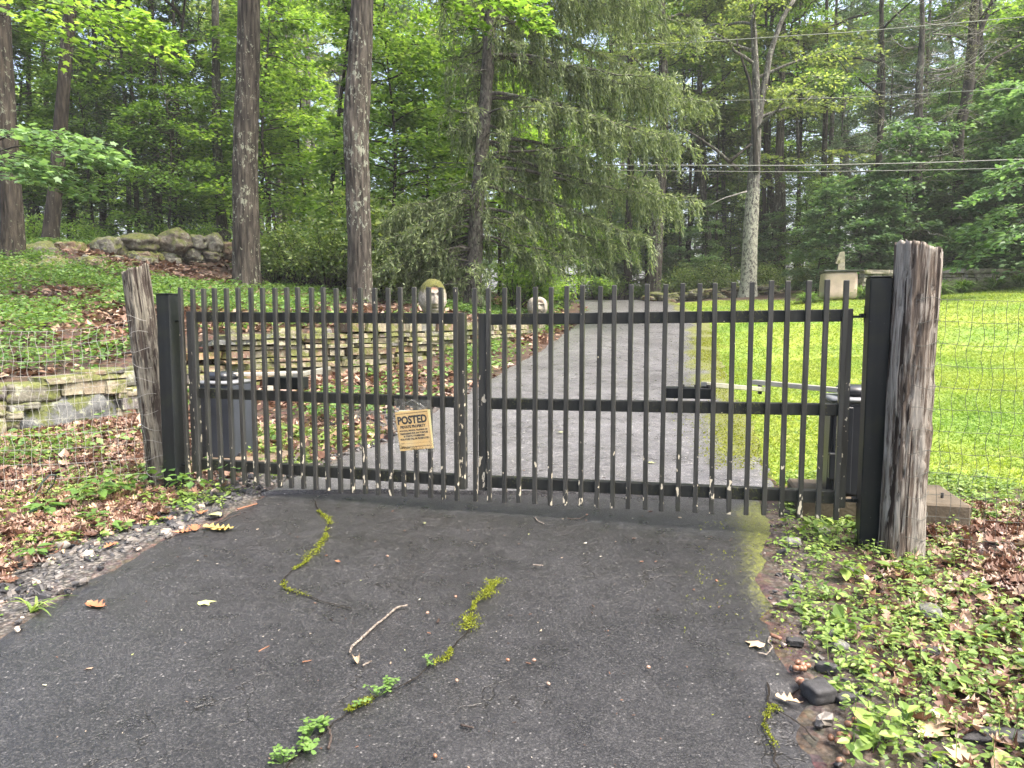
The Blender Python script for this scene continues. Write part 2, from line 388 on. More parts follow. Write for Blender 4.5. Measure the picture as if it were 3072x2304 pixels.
# the drive: an apron in front of the gate and, a small step higher, the drive behind it
def gate_y(x): return np.interp(x, [-2.1, -.32, -.21, 1.7, 2.6], [4.565, 4.126, 4.13, 3.66, 3.45])
def slab(name, y0, y1, ny_, nxs, lift, rough_amt):
    t = np.linspace(0, 1, nxs); yy = np.linspace(0, 1, ny_)
    T, U = np.meshgrid(t, yy); YY = y0 + (y1 - y0) * U
    l = dl(YY) + .035 * n2(YY * 0 + 1, YY, 3.5, 11, 4) + .02 * n2(YY * 0, YY, 14, 12, 3); r = dr(YY) + .05 * n2(YY * 0 + 5, YY, 3.0, 13, 4) + .025 * n2(YY * 0, YY, 13, 14, 3)
    XX = l + (r - l) * T
    if callable(lift): lf = lift(XX)
    else: lf = lift
    Zs = H(XX, YY) + lf + .008 * n2(XX, YY, 1.1, 21) + rough_amt * n2(XX, YY, 4, 22)
    Zs = Zs - .012 * np.exp(-((XX + .15) ** 2 + (YY - 3.0) ** 2) / .5) if y1 < 6 else Zs
    edge = np.minimum(T, 1 - T) * (r - l); Zs = Zs - .02 * (1 - ss(0, .12, edge))
    P = np.stack([XX, YY, Zs], -1)
    n0, n1 = nxs, ny_
    i2 = (np.arange(n1 - 1)[:, None] * n0 + np.arange(n0 - 1)[None]).ravel()
    mb = MB().add(P.reshape(-1, 3), np.stack([i2, i2 + 1, i2 + n0 + 1, i2 + n0], -1))
    for line in (P[:, 0], P[::-1, -1], P[0, ::-1], P[-1]):          # skirts
        k = len(line); low = line.copy(); low[:, 2] -= .09
        j = np.arange(k - 1); mb.add(np.vstack([line, low]), np.stack([j, j + 1, j + 1 + k, j + k], -1))
    o = tag(mb.obj(name, MAT_ASPHALT if y1 < 6 else MAT_ASPHALT_SHEEN), kind='structure')
    co = np.concatenate(mb.V); x, y = co[:, 0], co[:, 1]
    e = dr(y) - x; el = x - dl(y); k = n2(x, y, 1.5, 31)
    moss = np.where(y > 4.9, 1.0 * (1 - ss(.05, .75, e + .25 * k)), .50 * (1 - ss(.02, .45, e + .26 * k)) * ss(2.4, 3.1, y) + .25 * (1 - ss(0, .25, e)))
    moss = moss * np.where((y > 4.35) & (y < 5.35), .15 + .5 * ss(5.0, 5.35, y), 1)
    moss = np.maximum(moss, .42 * (1 - ss(.0, .35, el + .15 * k)) * (y < 8))
    moss = np.maximum(moss, .36 * np.exp(-((x + .25) ** 2 / .12 + (y - 2.95) ** 2 / .03)))
    a = o.data.attributes.new('moss', 'FLOAT', 'POINT'); a.data.foreach_set('value', moss.astype(np.float32))
    return o
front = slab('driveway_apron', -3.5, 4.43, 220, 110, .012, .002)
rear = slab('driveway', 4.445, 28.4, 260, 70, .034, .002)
def apron_z(x, y): return Hf(x, y) + .012

# cracks in the apron and what grows in them
def pixground(px, py, lift=0.0):
    lo, hi = .8, 60.0
    for _ in range(20):
        m = (lo + hi) / 2; q = at(px, py, m)
        if q[2] > Hf(q[0], q[1]) + lift: lo = m
        else: hi = m
    return at(px, py, (lo + hi) / 2)
def resample(P, step):
    P = np.asarray(P, float); d = np.r_[0, np.cumsum(np.linalg.norm(np.diff(P, axis=0), axis=1))]
    s = np.arange(0, d[-1], step); return np.stack([np.interp(s, d, P[:, k]) for k in range(P.shape[1])], -1)
CR1 = [(945, 1500), (955, 1535), (985, 1560), (975, 1620), (940, 1665), (880, 1715), (850, 1742), (862, 1770), (905, 1785), (960, 1805), (1060, 1830)]
CR2 = [(1500, 1738), (1460, 1775), (1425, 1815), (1412, 1850), (1400, 1895), (1365, 1945), (1325, 1985), (1275, 2015), (1225, 2055), (1165, 2080), (1080, 2120), (1010, 2165), (945, 2220), (880, 2290), (840, 2330)]
CR3 = [(2290, 2050), (2310, 2110), (2300, 2180), (2320, 2240), (2330, 2320)]
CR4 = [(2310, 2110), (2360, 2150), (2420, 2190), (2450, 2230)]
MAT_CRACK = simple('crack_soil', (.015, .013, .011), .9, .1)
crack_pts = []
for cr in (CR1, CR2, CR3, CR4):
    P = np.array([pixground(*q, .013) for q in cr]); P = resample(P, .015); k = len(P)
    P[:, 0] += .012 * n2(P[:, 1], P[:, 0], 18, 41); P[:, 2] = H(P[:, 0], P[:, 1]) + .0185
    Tn = np.gradient(P, axis=0); Nn = np.stack([-Tn[:, 1], Tn[:, 0], 0 * Tn[:, 0]], -1); Nn /= np.linalg.norm(Nn, axis=1, keepdims=True)
    w = (.0022 + .0035 * (np.abs(n2(P[:, 0], P[:, 1], 14, 43))))[:, None]
    j = np.arange(k - 1)
    tag(MB().add(np.vstack([P - Nn * w, P + Nn * w]), np.stack([j, j + 1, j + 1 + k, j + k], -1)).obj('pavement_crack', MAT_CRACK), kind='structure')
    crack_pts.append(P)

# ------------------------------------------------------------------ painted steel
def m_gate():
    b = NB('gate_black_paint'); p = b.objc()
    q = b.n('VectorMath', 0, props={'operation': 'ADD'}, i0=p, i1=b.n('CombineXYZ', X=b.math('MULTIPLY', b.orand(), 37.0), Y=b.math('MULTIPLY', b.orand(), 11.0), Z=b.math('MULTIPLY', b.orand(), 23.0)))
    sx = b.nt.nodes.new('ShaderNodeSeparateXYZ'); b.nt.links.new(p, sx.inputs[0]); z = sx.outputs[2]
    streak = b.noise(b.scale(q, (1, 1, .08)), 40, 4)
    c = b.ramp(streak, [(.3, (.020, .021, .019)), (.55, (.034, .035, .032)), (.75, (.055, .055, .049))])
    c = b.mix(b.ramp(b.noise(q, 5, 4), [(.55, 0.0), (.8, .5)]), c, (.045, .05, .03))
    # chips of paint down to the pale primer, more of them low on the bars
    ch = b.noise(b.scale(q, (1, 1, .45)), 42, 3, .5)
    low = b.math('MULTIPLY', b.ramp(z, [(.05, 1.0), (.5, .0)]), .12)
    chip = b.ramp(b.math('ADD', ch, low), [(.735, 0.0), (.745, 1.0)])
    c = b.mix(chip, c, (.55, .50, .38))
    return b.end(b.bsdf(c, b.ramp(streak, [(.3, .32), (.7, .5)]), .5, b.bump(b.noise(q, 90, 3), .12, .002)))
def m_rail():
    b = NB('rail_black_paint'); p = b.objc()
    n1 = b.noise(b.scale(p, (1, 1, .4)), 30, 4); cl = b.noise(p, 3.2, 3)
    c = b.ramp(n1, [(.3, (.012, .013, .012)), (.6, (.024, .026, .023)), (.8, (.05, .05, .042))])
    sp = b.noise(p, 75, 3, .6)
    li = b.math('MULTIPLY', b.ramp(sp, [(.56, 0.0), (.62, 1.0)]), b.ramp(cl, [(.5, 0.0), (.66, .85)]))
    c = b.mix(li, c, (.11, .12, .035))
    c = b.mix(b.ramp(b.noise(b.scale(p, (.6, 1, 1)), 30, 2), [(.765, 0.0), (.772, 1.0)]), c, (.5, .45, .3))
    return b.end(b.bsdf(c, .45, .35, b.bump(sp, .15, .002)))
def m_post():
    b = NB('post_black_paint'); p = b.objc(); n1 = b.noise(b.scale(p, (1, 1, .1)), 25, 4)
    c = b.ramp(n1, [(.3, (.006, .008, .009)), (.7, (.014, .017, .018))])
    sx = b.nt.nodes.new('ShaderNodeSeparateXYZ'); b.nt.links.new(p, sx.inputs[0])
    c = b.mix(b.ramp(b.noise(p, 150, 2), [(.74, 0.0), (.76, .6)]), c, (.2, .2, .18))
    c = b.mix(b.math('MULTIPLY', b.ramp(b.noise(p, 8, 4), [(.5, 0.0), (.7, .5)]), .6), c, (.03, .035, .016))
    return b.end(b.bsdf(c, .42, .3))
MAT_GATE, MAT_RAIL, MAT_POST = m_gate(), m_rail(), m_post()
MAT_STEEL = simple('galvanised_steel', (.42, .41, .36), .42, .5, .2, 20, metal=.55)
MAT_WIRE = simple('backlit_galvanised_wire', (.07, .075, .065), .6, .4, .15, 20)  # darkened copy of the wire, backlighting from the lawn put into its colour
MAT_WIREP = simple('pale_galvanised_wire', (.30, .30, .28), .6, .4, .15, 20)
MAT_BOLT = simple('dark_bolt', (.03, .03, .03), .5, .5)
MAT_CREAM = simple('bare_primer', (.6, .55, .42), .7, .3, .3, 60)
ANG = math.atan2(-.439, 1.785)
PL = 1.245
picket_me = MB()
V_, F_ = box_vf((.0256, .0256, PL), .0025); picket_me.addmix(V_ + np.array([0, 0, PL / 2]), F_)
picket_me = picket_me.mesh('picket', MAT_GATE, False)
def gate_leaf(name, label, o, L, zb0, zb1, hinge_at_start, seed):
    g = thing(name, label, 'gate', (o[0], o[1], 0), ANG); r = random.Random(seed)
    sl = math.atan2(zb1 - zb0, L)
    for i in range(23):
        x = L * i / 22; k = link('picket', picket_me, g)
        k.location = (x + r.gauss(0, .0012), -.0132, zb0 + (zb1 - zb0) * i / 22 + r.gauss(0, .0025)); k.rotation_euler = (r.gauss(0, .003), r.gauss(0, .0032), r.gauss(0, .03))
    top = zb0 + PL; hs, fs = (.045, L + .022) if hinge_at_start else (.042, L + .022)
    x0, x1 = hs - .025, fs + .025
    for zt_, h in ((.148, .063), (.638, .062), (1.10, .066)):
        m = MB(); Lr = (fs - .0255) - (hs + .0255)
        V, F = box_vf((Lr, .049, h), .003); m.addmix(V, F)
        k = m.obj('rail', MAT_RAIL, g, False); k.location = ((hs + fs) / 2, .0252, top - zt_ - h / 2 + (zb1 - zb0) * .5); k.rotation_euler = (0, -sl, 0)
    for xs in (hs, fs):
        z0, z1 = top - 1.185, top - .145
        V, F = box_vf((.05, .05, z1 - z0), .003)
        k = MB().addmix(V, F).obj('stile', MAT_GATE, g, False); k.location = (xs, .0252, (z0 + z1) / 2 + (zb1 - zb0) * xs / L)
    return g
gl = gate_leaf('driveway_gate', 'left leaf of the black steel picket gate, carrying the posted sign', (-2.105, 4.565), 1.838, .092, .078, True, 1)
gr_ = gate_leaf('driveway_gate', 'right leaf of the black steel picket gate, paint chipped along its bottom', (-.214, 4.13), 1.971, .072, .092, False, 2)
def gate_xy(leaf, x, y=0.0):
    o = (-2.105, 4.565) if leaf == 'L' else (-.214, 4.13)
    return o[0] + x * math.cos(ANG) - y * math.sin(ANG), o[1] + x * math.sin(ANG) + y * math.cos(ANG)
# operator brackets (part of each leaf), pins and hinges
def part(parent, name, mat, boxes=(), tubes=(), loc=(0, 0, 0), smooth=False):
    m = MB()
    for c, s, *ch in boxes: m.box(c, s, ch=ch[0] if ch else 0)
    for P, r, n in tubes: V, F = tube_vf(P, r, n); m.addmix(V, F)
    k = m.obj(name, mat, parent, smooth); k.location = loc; return k
part(gl, 'arm_bracket', MAT_POST, [((.0, .04, .0), (.235, .11, .075), .004)], loc=(.69, .03, .742))
part(gl, 'bracket_tear', MAT_CREAM, [((.0, -.004, 0), (.04, .004, .03), .0019)], loc=(.63, -.024, .715))
part(gr_, 'arm_bracket', MAT_POST, [((.0, .04, .0), (.275, .11, .058), .004)], loc=(1.215, .03, .735))
for dx, dy, z0_, z1_, r_ in [(q, .03, .03, .045, .012) for q in (-.04, .035, .1)] + [(q, 0, -.105, -.085, .011) for q in (-.04, .07)]:
    part(gr_, 'bolt', MAT_BOLT, tubes=[([(dx, dy, z0_), (dx, dy, z1_)], r_, 8)], loc=(1.215, .03, .735))
for leaf, g, xh, sgn in (('L', gl, 0, -1), ('R', gr_, 1.971, 1)):
    for zz in ((1.15, .19) if leaf == 'R' else (1.13, .19)):
        part(g, 'hinge', MAT_POST, [((sgn * .05, 0, 0), (.12, .03, .012)), ((sgn * .075, 0, .006), (.045, .05, .02))], [([(sgn * .08, 0, -.03), (sgn * .08, 0, .055)], .009, 8)], loc=(xh + sgn * .03, .02, zz))

# ------------------------------------------------------------------ steel gate posts
def steel_post(label, x, y, zt_, w):
    o = thing('gate_post', label, 'post', (x, y, Hf(x, y) - .1), ANG, 'black steel gate posts')
    h = zt_ - (Hf(x, y) - .1)
    V, F = box_vf((w, w, h), .006); k = MB().addmix(V, F).obj('shaft', MAT_POST, o, False); k.location = (0, 0, h / 2)
    V, F = box_vf((w + .004, w + .004, .006), .002); k = MB().addmix(V, F).obj('cap', MAT_POST, o, False); k.location = (0, 0, h + .0035)
    return o
steel_post('black square steel post hinging the left gate leaf', -2.215, 4.60, 1.30, .102)
steel_post('black square steel post hinging the right gate leaf', 1.845, 3.60, 1.345, .102)

# ------------------------------------------------------------------ weathered wooden posts
def m_oldwood(name, pale, brown, moss):
    b = NB(name); p = b.objc(); q = b.scale(p, (1, 1, .055)); q2 = b.scale(p, (1, 1, .16))
    g1 = b.noise(q, 75, 7, .7); g2 = b.noise(q2, 16, 5, .6); g3 = b.noise(q, 140, 3); sl = b.noise(b.scale(p, (1, 1, .25)), 6, 4, .6)
    c = b.ramp(g1, [(.34, (.045, .034, .028)), (.46, brown), (.6, tuple(x * 1.5 for x in brown))])
    sil = b.ramp(b.math('ADD', g1, b.math('MULTIPLY', b.math('SUBTRACT', g2, .5), .9)), [(.44, 0.0), (.56, 1.0)])
    c = b.mix(sil, c, b.mix(1.0, pale, b.ramp(g3, [(.3, .55), (.65, 1.15)]), 'MULTIPLY'))
    nz = b.n('NewGeometry', 1); sx = b.nt.nodes.new('ShaderNodeSeparateXYZ'); b.nt.links.new(p, sx.inputs[0])
    gr = b.math('MULTIPLY', b.ramp(sx.outputs[2], [(1.15, 0.0), (1.5, 1.0)]), b.ramp(sl, [(.46, 0.0), (.6, moss)]))
    c = b.mix(gr, c, (.12, .135, .045))
    dk = b.ramp(b.noise(b.scale(p, (1, 1, .03)), 30, 3), [(.40, 1.0), (.43, 0.0)])
    c = b.mix(dk, c, (.02, .014, .011))
    h = b.math('ADD', g1, b.math('MULTIPLY', g2, .8))
    return b.end(b.bsdf(c, .8, .25, b.bump(h, 1.0, .012)))
def wood_post(label, base, top, r0, r1, mat, seed, slant, knots):
    base = np.array(base, float); top = np.array(top, float); n, m = 72, 90
    o = thing('wooden_post', label, 'post', base); d = top - base; Lh = np.linalg.norm(d)
    th = np.linspace(0, 2 * np.pi, n, endpoint=False); t = np.linspace(0, 1, m)
    TH, T = np.meshgrid(th, t); C = np.stack([np.cos(TH), np.sin(TH), np.zeros_like(TH)], -1)
    rad = r0 + (r1 - r0) * T + .015 * np.exp(-T * 9)
    tw = TH + .5 * T
    cp = np.stack([np.cos(tw), np.sin(tw)], -1)
    lump = .1 * fbm(np.stack([cp[..., 0] * 1.4, cp[..., 1] * 1.4, T * 2.2 + seed], -1), 3, seed)
    gro = fbm(np.stack([cp[..., 0] * 7, cp[..., 1] * 7, T * 1.3 + seed], -1), 3, seed + 5); gro = -np.clip(np.abs(gro) * -1 + .17, 0, 1) * .95
    fine = .016 * fbm(np.stack([cp[..., 0] * 22, cp[..., 1] * 22, T * 5], -1), 2, seed + 9)
    rad = rad * (1 + lump + gro + fine)
    for (ka, kt, kr, kh) in knots:
        da = (TH - ka + np.pi) % (2 * np.pi) - np.pi; e = np.exp(-((da / .45) ** 2 + ((T - kt) / .035) ** 2)); rad = rad + kh * e - kh * 1.1 * np.exp(-((da / .16) ** 2 + ((T - kt) / .013) ** 2))
    P = C * rad[..., None]; P[..., 2] = T * Lh
    topm = ss(.93, 1, T)[..., None]; P[..., 2] += (topm[..., 0]) * (slant[0] * P[..., 0] + slant[1] * P[..., 1] + .012 * vnoise(np.stack([cp[..., 0] * 5, cp[..., 1] * 5, T * 0], -1), seed))
    zax = d / Lh; xax = np.cross([0, 1, 0], zax); xax /= np.linalg.norm(xax); yax = np.cross(zax, xax)
    mb = MB(); V = P.reshape(-1, 3); i = np.arange(m - 1)[:, None] * n; j = np.arange(n)[None]; j2 = (j + 1) % n
    F = np.stack([i + j, i + j2, i + n + j2, i + n + j], -1).reshape(-1, 4)
    # end grain: rings towards the heart
    rings = [P[-1]]; Fs = [F]; k0 = (m - 1) * n; V = [V]
    cen = P[-1].mean(0)
    off = m * n
    prev = k0
    for s_ in (.93, .7, .4, .12):
        rg = cen + (P[-1] - cen) * s_; rg[:, 2] += -.006 + .006 * vnoise(np.stack([cp[-1, :, 0] * 9, cp[-1, :, 1] * 9, np.full(n, s_ * 9)], -1), seed + 3) ; V.append(rg)
        a = np.arange(n); b_ = (a + 1) % n; Fs.append(np.stack([prev + a, prev + b_, off + b_, off + a], -1)); prev = off; off += n
    mb.addmix(np.vstack(V), Fs)
    k = mb.obj('trunk', mat, o); M_ = Matrix((tuple(xax), tuple(yax), tuple(zax))).transposed(); k.rotation_euler = M_.to_euler(); return o
OW_L = m_oldwood('weathered_wood_left', (.19, .178, .145), (.04, .032, .027), .9)
OW_R = m_oldwood('weathered_wood_right', (.29, .27, .235), (.10, .08, .063), .75)
wpl = wood_post('leaning weathered wooden post beside the left gate post', (-2.345, 4.72, -.06), (-2.502, 4.77, 1.48), .086, .080, OW_L, 4, (.25, .1), [(-1.1, .45, 0, .012), (-1.6, .33, 0, .01), (-.7, .62, 0, .02)])
wpr = wood_post('thick weathered wooden post with pale splits right of the gate', (1.935, 3.45, -.1), (1.995, 3.53, 1.49), .092, .104, OW_R, 11, (-.28, .05), [(-1.2, .35, 0, .012), (-.75, .42, 0, .014), (-1.3, .8, 0, .008), (-.5, .55, 0, .01)])

# ------------------------------------------------------------------ wire fences
def wire_fence(label, p0, p1, z0, z1, n_h, dx, sag, lean, seed, wm=MAT_WIRE):
    o = thing('wire_fence', label, 'fence', (p0[0], p0[1], 0)); r = np.random.default_rng(seed)
    p0 = np.array(p0, float); p1 = np.array(p1, float); d = p1 - p0; L = np.linalg.norm(d); u = d / L; nrm = np.array([-u[1], u[0]])
    def pt(s, z):
        s = np.asarray(s, float); z = np.asarray(z, float); f = (z - z0) / (z1 - z0)
        w = .018 * n2(s * 1.3 + seed, z * 1.7, 1.5, seed) + lean * f
        q = (p0 + u * s[..., None]) + nrm * w[..., None]
        zz = z - sag * (np.sin(np.pi * np.clip(s / L, 0, 1)) * f + .5 * np.clip(s / L, 0, 1) * f) + .006 * n2(s * 3, z * 3, 2, seed + 2)
        return np.concatenate([q, zz[..., None]], -1) - np.array([p0[0], p0[1], 0])
    for i in range(n_h):
        z = z0 + (z1 - z0) * i / (n_h - 1); s = np.linspace(-.05, L, 40); V, F = tube_vf(pt(s, np.full(40, z)), .0011, 5)
        MB().addmix(V, F).obj('horizontal_wire', wm, o)
    k = 0; s = .03
    while s < L:
        z = np.linspace(z0, z1, 46); sv = s + .012 * n2(z * 4 + k, z * 0 + s, 1.5, seed + 7) + .006 * np.sin(z * 31); V, F = tube_vf(pt(sv, z), .0011, 5)
        MB().addmix(V, F).obj('vertical_wire', wm, o); s += dx * r.uniform(.94, 1.06); k += 1
    return o
wire_fence('sagging wire mesh fence fixed to the left wooden post', (-2.42, 4.66), (-3.6, 4.38), .02, 1.15, 12, .0508, .07, -.05, 3, MAT_WIREP)
wire_fence('straight wire mesh fence fixed to the right wooden post', (2.04, 3.41), (2.9, 3.18), -.03, 1.23, 13, .0508, .015, .0, 5)
def staple(label, pts, r=.0016):
    V, F = tube_vf(resample(np.array(pts, float), .01) if len(pts) > 2 else np.array(pts), r, 5); o = MB().addmix(V, F).obj('wire_end', MAT_WIRE); return tag(o, label, 'wire')
# wire ends twisted round the posts
for i in range(13):
    z = -.03 + 1.26 * i / 12
    a = np.linspace(-2.0, -.3, 14); rr = .104 + .008 * i / 12; cx, cyy = 1.937 + .06 * z / 1.5, 3.455 + .08 * z / 1.5
    P = np.stack([cx + rr * np.cos(a), cyy + rr * np.sin(a), z + .012 * np.sin(a * 3 + i)], -1)
    V, F = tube_vf(P, .0013, 5); MB().addmix(V - np.array([2.04, 3.41, 0]), F).obj('horizontal_wire', MAT_WIRE, bpy.data.objects['wire_fence.001'])
for i in range(12):
    z = .02 + 1.13 * i / 11
    a = np.linspace(-3.0, -.9, 14); rr = .098; cx, cyy = -2.345 - .157 * z / 1.54, 4.72 + .05 * z / 1.54
    P = np.stack([cx + rr * np.cos(a), cyy + rr * np.sin(a), z + .02 * np.sin(a * 2 + i * 1.7)], -1)
    V, F = tube_vf(P, .0013, 5); MB().addmix(V - np.array([-2.42, 4.66, 0]), F).obj('horizontal_wire', MAT_WIREP, bpy.data.objects['wire_fence'])

# ------------------------------------------------------------------ gate operators on their concrete pads
def text_mesh(s, bold=0.0):
    cu = bpy.data.curves.new('lettering', 'FONT'); cu.body = s; cu.align_x = 'CENTER'; cu.align_y = 'CENTER'; cu.offset = bold; cu.resolution_u = 3
    t = bpy.data.objects.new('lettering', cu); COL.objects.link(t); bpy.context.view_layer.update()
    me = bpy.data.meshes.new_from_object(t.evaluated_get(bpy.context.evaluated_depsgraph_get()))
    bpy.data.objects.remove(t); bpy.data.curves.remove(cu); return me
MAT_CAB = simple('operator_dark_plastic', (.018, .021, .026), .36, .5, .2, 6, .1)
MAT_CABS = simple('operator_blue_black_side', (.030, .036, .048), .4, .5, .25, 4, .1)
MAT_LID = simple('operator_grey_lid', (.16, .17, .18), .35, .5, .2, 8, .1)
MAT_CONC = simple('brown_concrete', (.15, .115, .085), .85, .25, .3, 9, .7, .008)
MAT_CONCG = simple('mossy_concrete', (.085, .07, .05), .85, .25, .35, 7, .7, .008)
def operator(label, x, y, rz, zpad, arm, fore, mirror, side_mat):
    o = thing('gate_operator', label, 'gate motor', (x, y, zpad), rz)
    w, d, h = .28, .30, .525
    m = MB(); V, F = box_vf((w, d, h), .006); V[:, 0] *= 1 + .09 * (V[:, 2] < 0); V[:, 1] *= 1 + .05 * (V[:, 2] < 0); m.addmix(V + np.array([0, 0, h / 2 + .004]), F); m.obj('cabinet', side_mat, o, False)
    # darker channel-faced front cover
    m = MB(); V, F = box_vf((.10, .02, h - .03), .004); m.addmix(V + np.array([-.075, -d / 2 - .0145, h / 2]), F); m.obj('front_cover', MAT_CAB, o, False)
    t = text_mesh('LIFTMASTER', .01); k = link('lettering', t, o); t.materials.append(MAT_CABS)
    wd = max(v.co.x for v in t.vertices) - min(v.co.x for v in t.vertices); sc = (h * .6) / wd
    k.scale = (sc, sc, sc); k.rotation_euler = (R_(90), R_(-90), 0); k.location = (-.075, -d / 2 - .026, h / 2 - .02)
    m = MB(); V, F = box_vf((w + .012, d + .012, .03), .012); m.addmix(V + np.array([0, 0, h + .02]), F); m.obj('lid', MAT_LID, o)
    m = MB(); V, F = box_vf((.17, .2, .06), .024); m.addmix(V + np.array([0, 0, h + .066]), F); m.obj('gear_head', MAT_CAB, o)
    m = MB(); V, F = tube_vf([(0, 0, h + .03), (0, 0, h + .05)], .06, 16); m.addmix(V, F); m.obj('shaft_collar', MAT_BOLT, o)
    for dx in (-.17, .17):
        part(o, 'anchor_bolt', MAT_BOLT, tubes=[([(0, 0, 0), (0, 0, .03)], .008, 6)], loc=(dx, -.08, 0))
    return o
def bar_between(name, parent_o, a, b, sec, mat):
    """flat arm from a to b given in world space, parented to a thing without rotation of its own"""
    a, b = Vector(a), Vector(b); d = b - a; V, F = box_vf((d.length, sec[0], sec[1]), .003)
    k = MB().addmix(V, F).obj(name, mat, parent_o, False)
    Mw = Matrix.Translation((a + b) / 2) @ d.to_track_quat('X', 'Z').to_matrix().to_4x4()
    P = Matrix.Translation(parent_o.location) @ parent_o.rotation_euler.to_matrix().to_4x4()
    k.matrix_local = P.inverted() @ Mw; return k
def pad(label, c, size, rz, mat):
    V, F = box_vf(size, .012); V = V + .004 * fbm(V * 9, 2, 3)[:, None]; o = MB().addmix(V, F).obj('concrete_pad', mat, None, False); o.location = c; o.rotation_euler = (0, 0, rz); return tag(o, label, 'concrete pad')
zL = .135
pad('brown concrete pad under the motor behind the left leaf', (-2.03, 5.28, zL - .12), (.66, .5, .24), ANG, MAT_CONC)
opl = operator('dark cabinet gate motor behind the left gate leaf', -2.15, 5.28, ANG, zL, None, None, False, MAT_CABS)
bar_between('arm', opl, (-2.13, 5.26, .735), at(975, 1118, 5.75), (.038, .026), MAT_STEEL)
bar_between('forearm', opl, at(985, 1106, 5.72) + np.array([0, 0, .004]), np.array([*gate_xy('L', .75, .07), .79]), (.038, .026), MAT_STEEL)
part(opl, 'elbow_bolt', MAT_BOLT, tubes=[([(0, 0, -.045), (0, 0, .03)], .014, 8)], loc=tuple((Matrix.Rotation(-ANG, 3, 'Z') @ (Vector(at(970, 1112, 5.735)) - Vector((-2.15, 5.28, zL))))))
zR = .13
pad('mossy concrete pad behind the right wooden post', (2.13, 4.13, zR - .13), (.88, .5, .26), ANG, MAT_CONCG)
opr = operator('dark cabinet gate motor squeezed behind the right gate post', 1.99, 4.13, ANG, zR + .005, None, None, True, MAT_CAB)
bar_between('arm', opr, (1.95, 4.10, .725), at(2262, 1146, 4.72), (.04, .03), MAT_STEEL)
bar_between('forearm', opr, at(2292, 1164, 4.70) - np.array([0, 0, .01]), np.array([*gate_xy('R', 1.29, .075), .782]), (.04, .028), MAT_STEEL)
part(opr, 'elbow_bolt', MAT_BOLT, tubes=[([(0, 0, -.06), (0, 0, .03)], .014, 8)], loc=tuple((Matrix.Rotation(-ANG, 3, 'Z') @ (Vector(at(2280, 1155, 4.71)) - Vector((1.99, 4.13, zR + .005))))))
part(opr, 'lock_box', MAT_CAB, [((0, 0, 0), (.06, .05, .14), .006), ((0, 0, .075), (.064, .054, .008), .002)], loc=(-.12, -.19, .17))
for dx, dy in ((.22, -.12), (.34, -.1), (.3, .1)):
    part(bpy.data.objects['concrete_pad.001'], 'anchor_bolt', MAT_BOLT, tubes=[([(0, 0, .125), (0, 0, .16)], .008, 6)], loc=(dx, dy, 0))

# ------------------------------------------------------------------ the posted sign in its clear sleeve
def m_clear():
    b = NB('clear_plastic'); p = b.objc()
    g = b.n('BsdfGlossy', Roughness=.12, Color=(.9, .9, .9), Normal=b.bump(b.noise(p, 25, 3), .5, .01))
    d = b.n('BsdfDiffuse', Color=(.75, .76, .72))
    t = b.n('BsdfTransparent', Color=(.93, .94, .92))
    return b.end(b.n('MixShader', i0=b.ramp(b.noise(p, 18, 4), [(.3, .0), (.7, .05)]), i1=b.n('MixShader', i0=.05, i1=t, i2=g), i2=d))
MAT_CLEAR = m_clear()
b = NB('posted_paper'); p = b.objc()
c = b.ramp(b.noise(p, 9, 4), [(.3, (.78, .47, .18)), (.55, (.82, .55, .24)), (.75, (.86, .64, .33))])
MAT_PAPER = b.end(b.bsdf(c, .5, .4))
MAT_ORANGE = simple('orange_print', (.8, .25, .04), .5, .4, .1); MAT_YPAPER = simple('yellow_paper', (.82, .74, .38), .5, .4, .1); MAT_INK = simple('black_ink', (.006, .006, .006), .45, .4, .1); MAT_WHITEP = simple('white_paper', (.8, .78, .74), .6, .3, .05)
MAT_MOLD = simple('black_grime', (.012, .014, .008), .9, .2, .5, 60)
sc_ = at(1247, 1285, 4.17); gx0, gy0 = gate_xy('L', 1.585, -.045)
sign = thing('posted_sign', 'tan posted sign in a clear plastic sleeve wired to the gate', 'sign', (gx0, gy0, sc_[2]), ANG)
sb = link('sign_sheet', None, sign)
W_, Hh = .206, .232
V, F = box_vf((W_, .0012, Hh), 0); sh = MB().addmix(V, F).obj('tan_sheet', MAT_PAPER, sign, False)
bpy.data.objects.remove(sb)
tilt = R_(-7.5)
sh.rotation_euler = (R_(.4), tilt, 0); sh.location = (0, -.0075, -.006)
def flat(parent, name, mat, pts, y=-.0012):
    me = bpy.data.meshes.new(name); me.from_pydata([(a, y, c_) for a, c_ in pts], [], [tuple(range(len(pts)))]); me.materials.append(mat); return link(name, me, parent)
def line(t_, z, wmax, h, bold):
    me = text_mesh(t_, bold); me.materials.clear(); me.materials.append(MAT_INK); k = link('lettering', me, sh)
    xs = [v.co.x for v in me.vertices]; ys = [v.co.y for v in me.vertices]; sx, sy = wmax / (max(xs) - min(xs)), h / (max(ys) - min(ys))
    k.scale = (sx, sy, 1); k.rotation_euler = (R_(90), 0, 0); k.location = (-(max(xs) + min(xs)) / 2 * sx, -.0014, z - (max(ys) + min(ys)) / 2 * sy)
line('POSTED', .064, .185, .050, .045); line('PRIVATE PROPERTY', .0235, .160, .0175, .05)
line('HUNTING, FISHING, TRAPPING OR', .0000, .178, .0115, .055); line('TRESPASSING FOR ANY PURPOSE', -.0165, .178, .0115, .055)
line('IS STRICTLY FORBIDDEN', -.0325, .132, .0115, .055); line('VIOLATORS WILL BE PROSECUTED', -.0495, .182, .0115, .055)
k = line('NAME', -.074, .02, .0055, .02); k = line('ADDRESS', -.092, .028, .0055, .02)
for o_ in sh.children[-2:]: o_.location.x -= .078
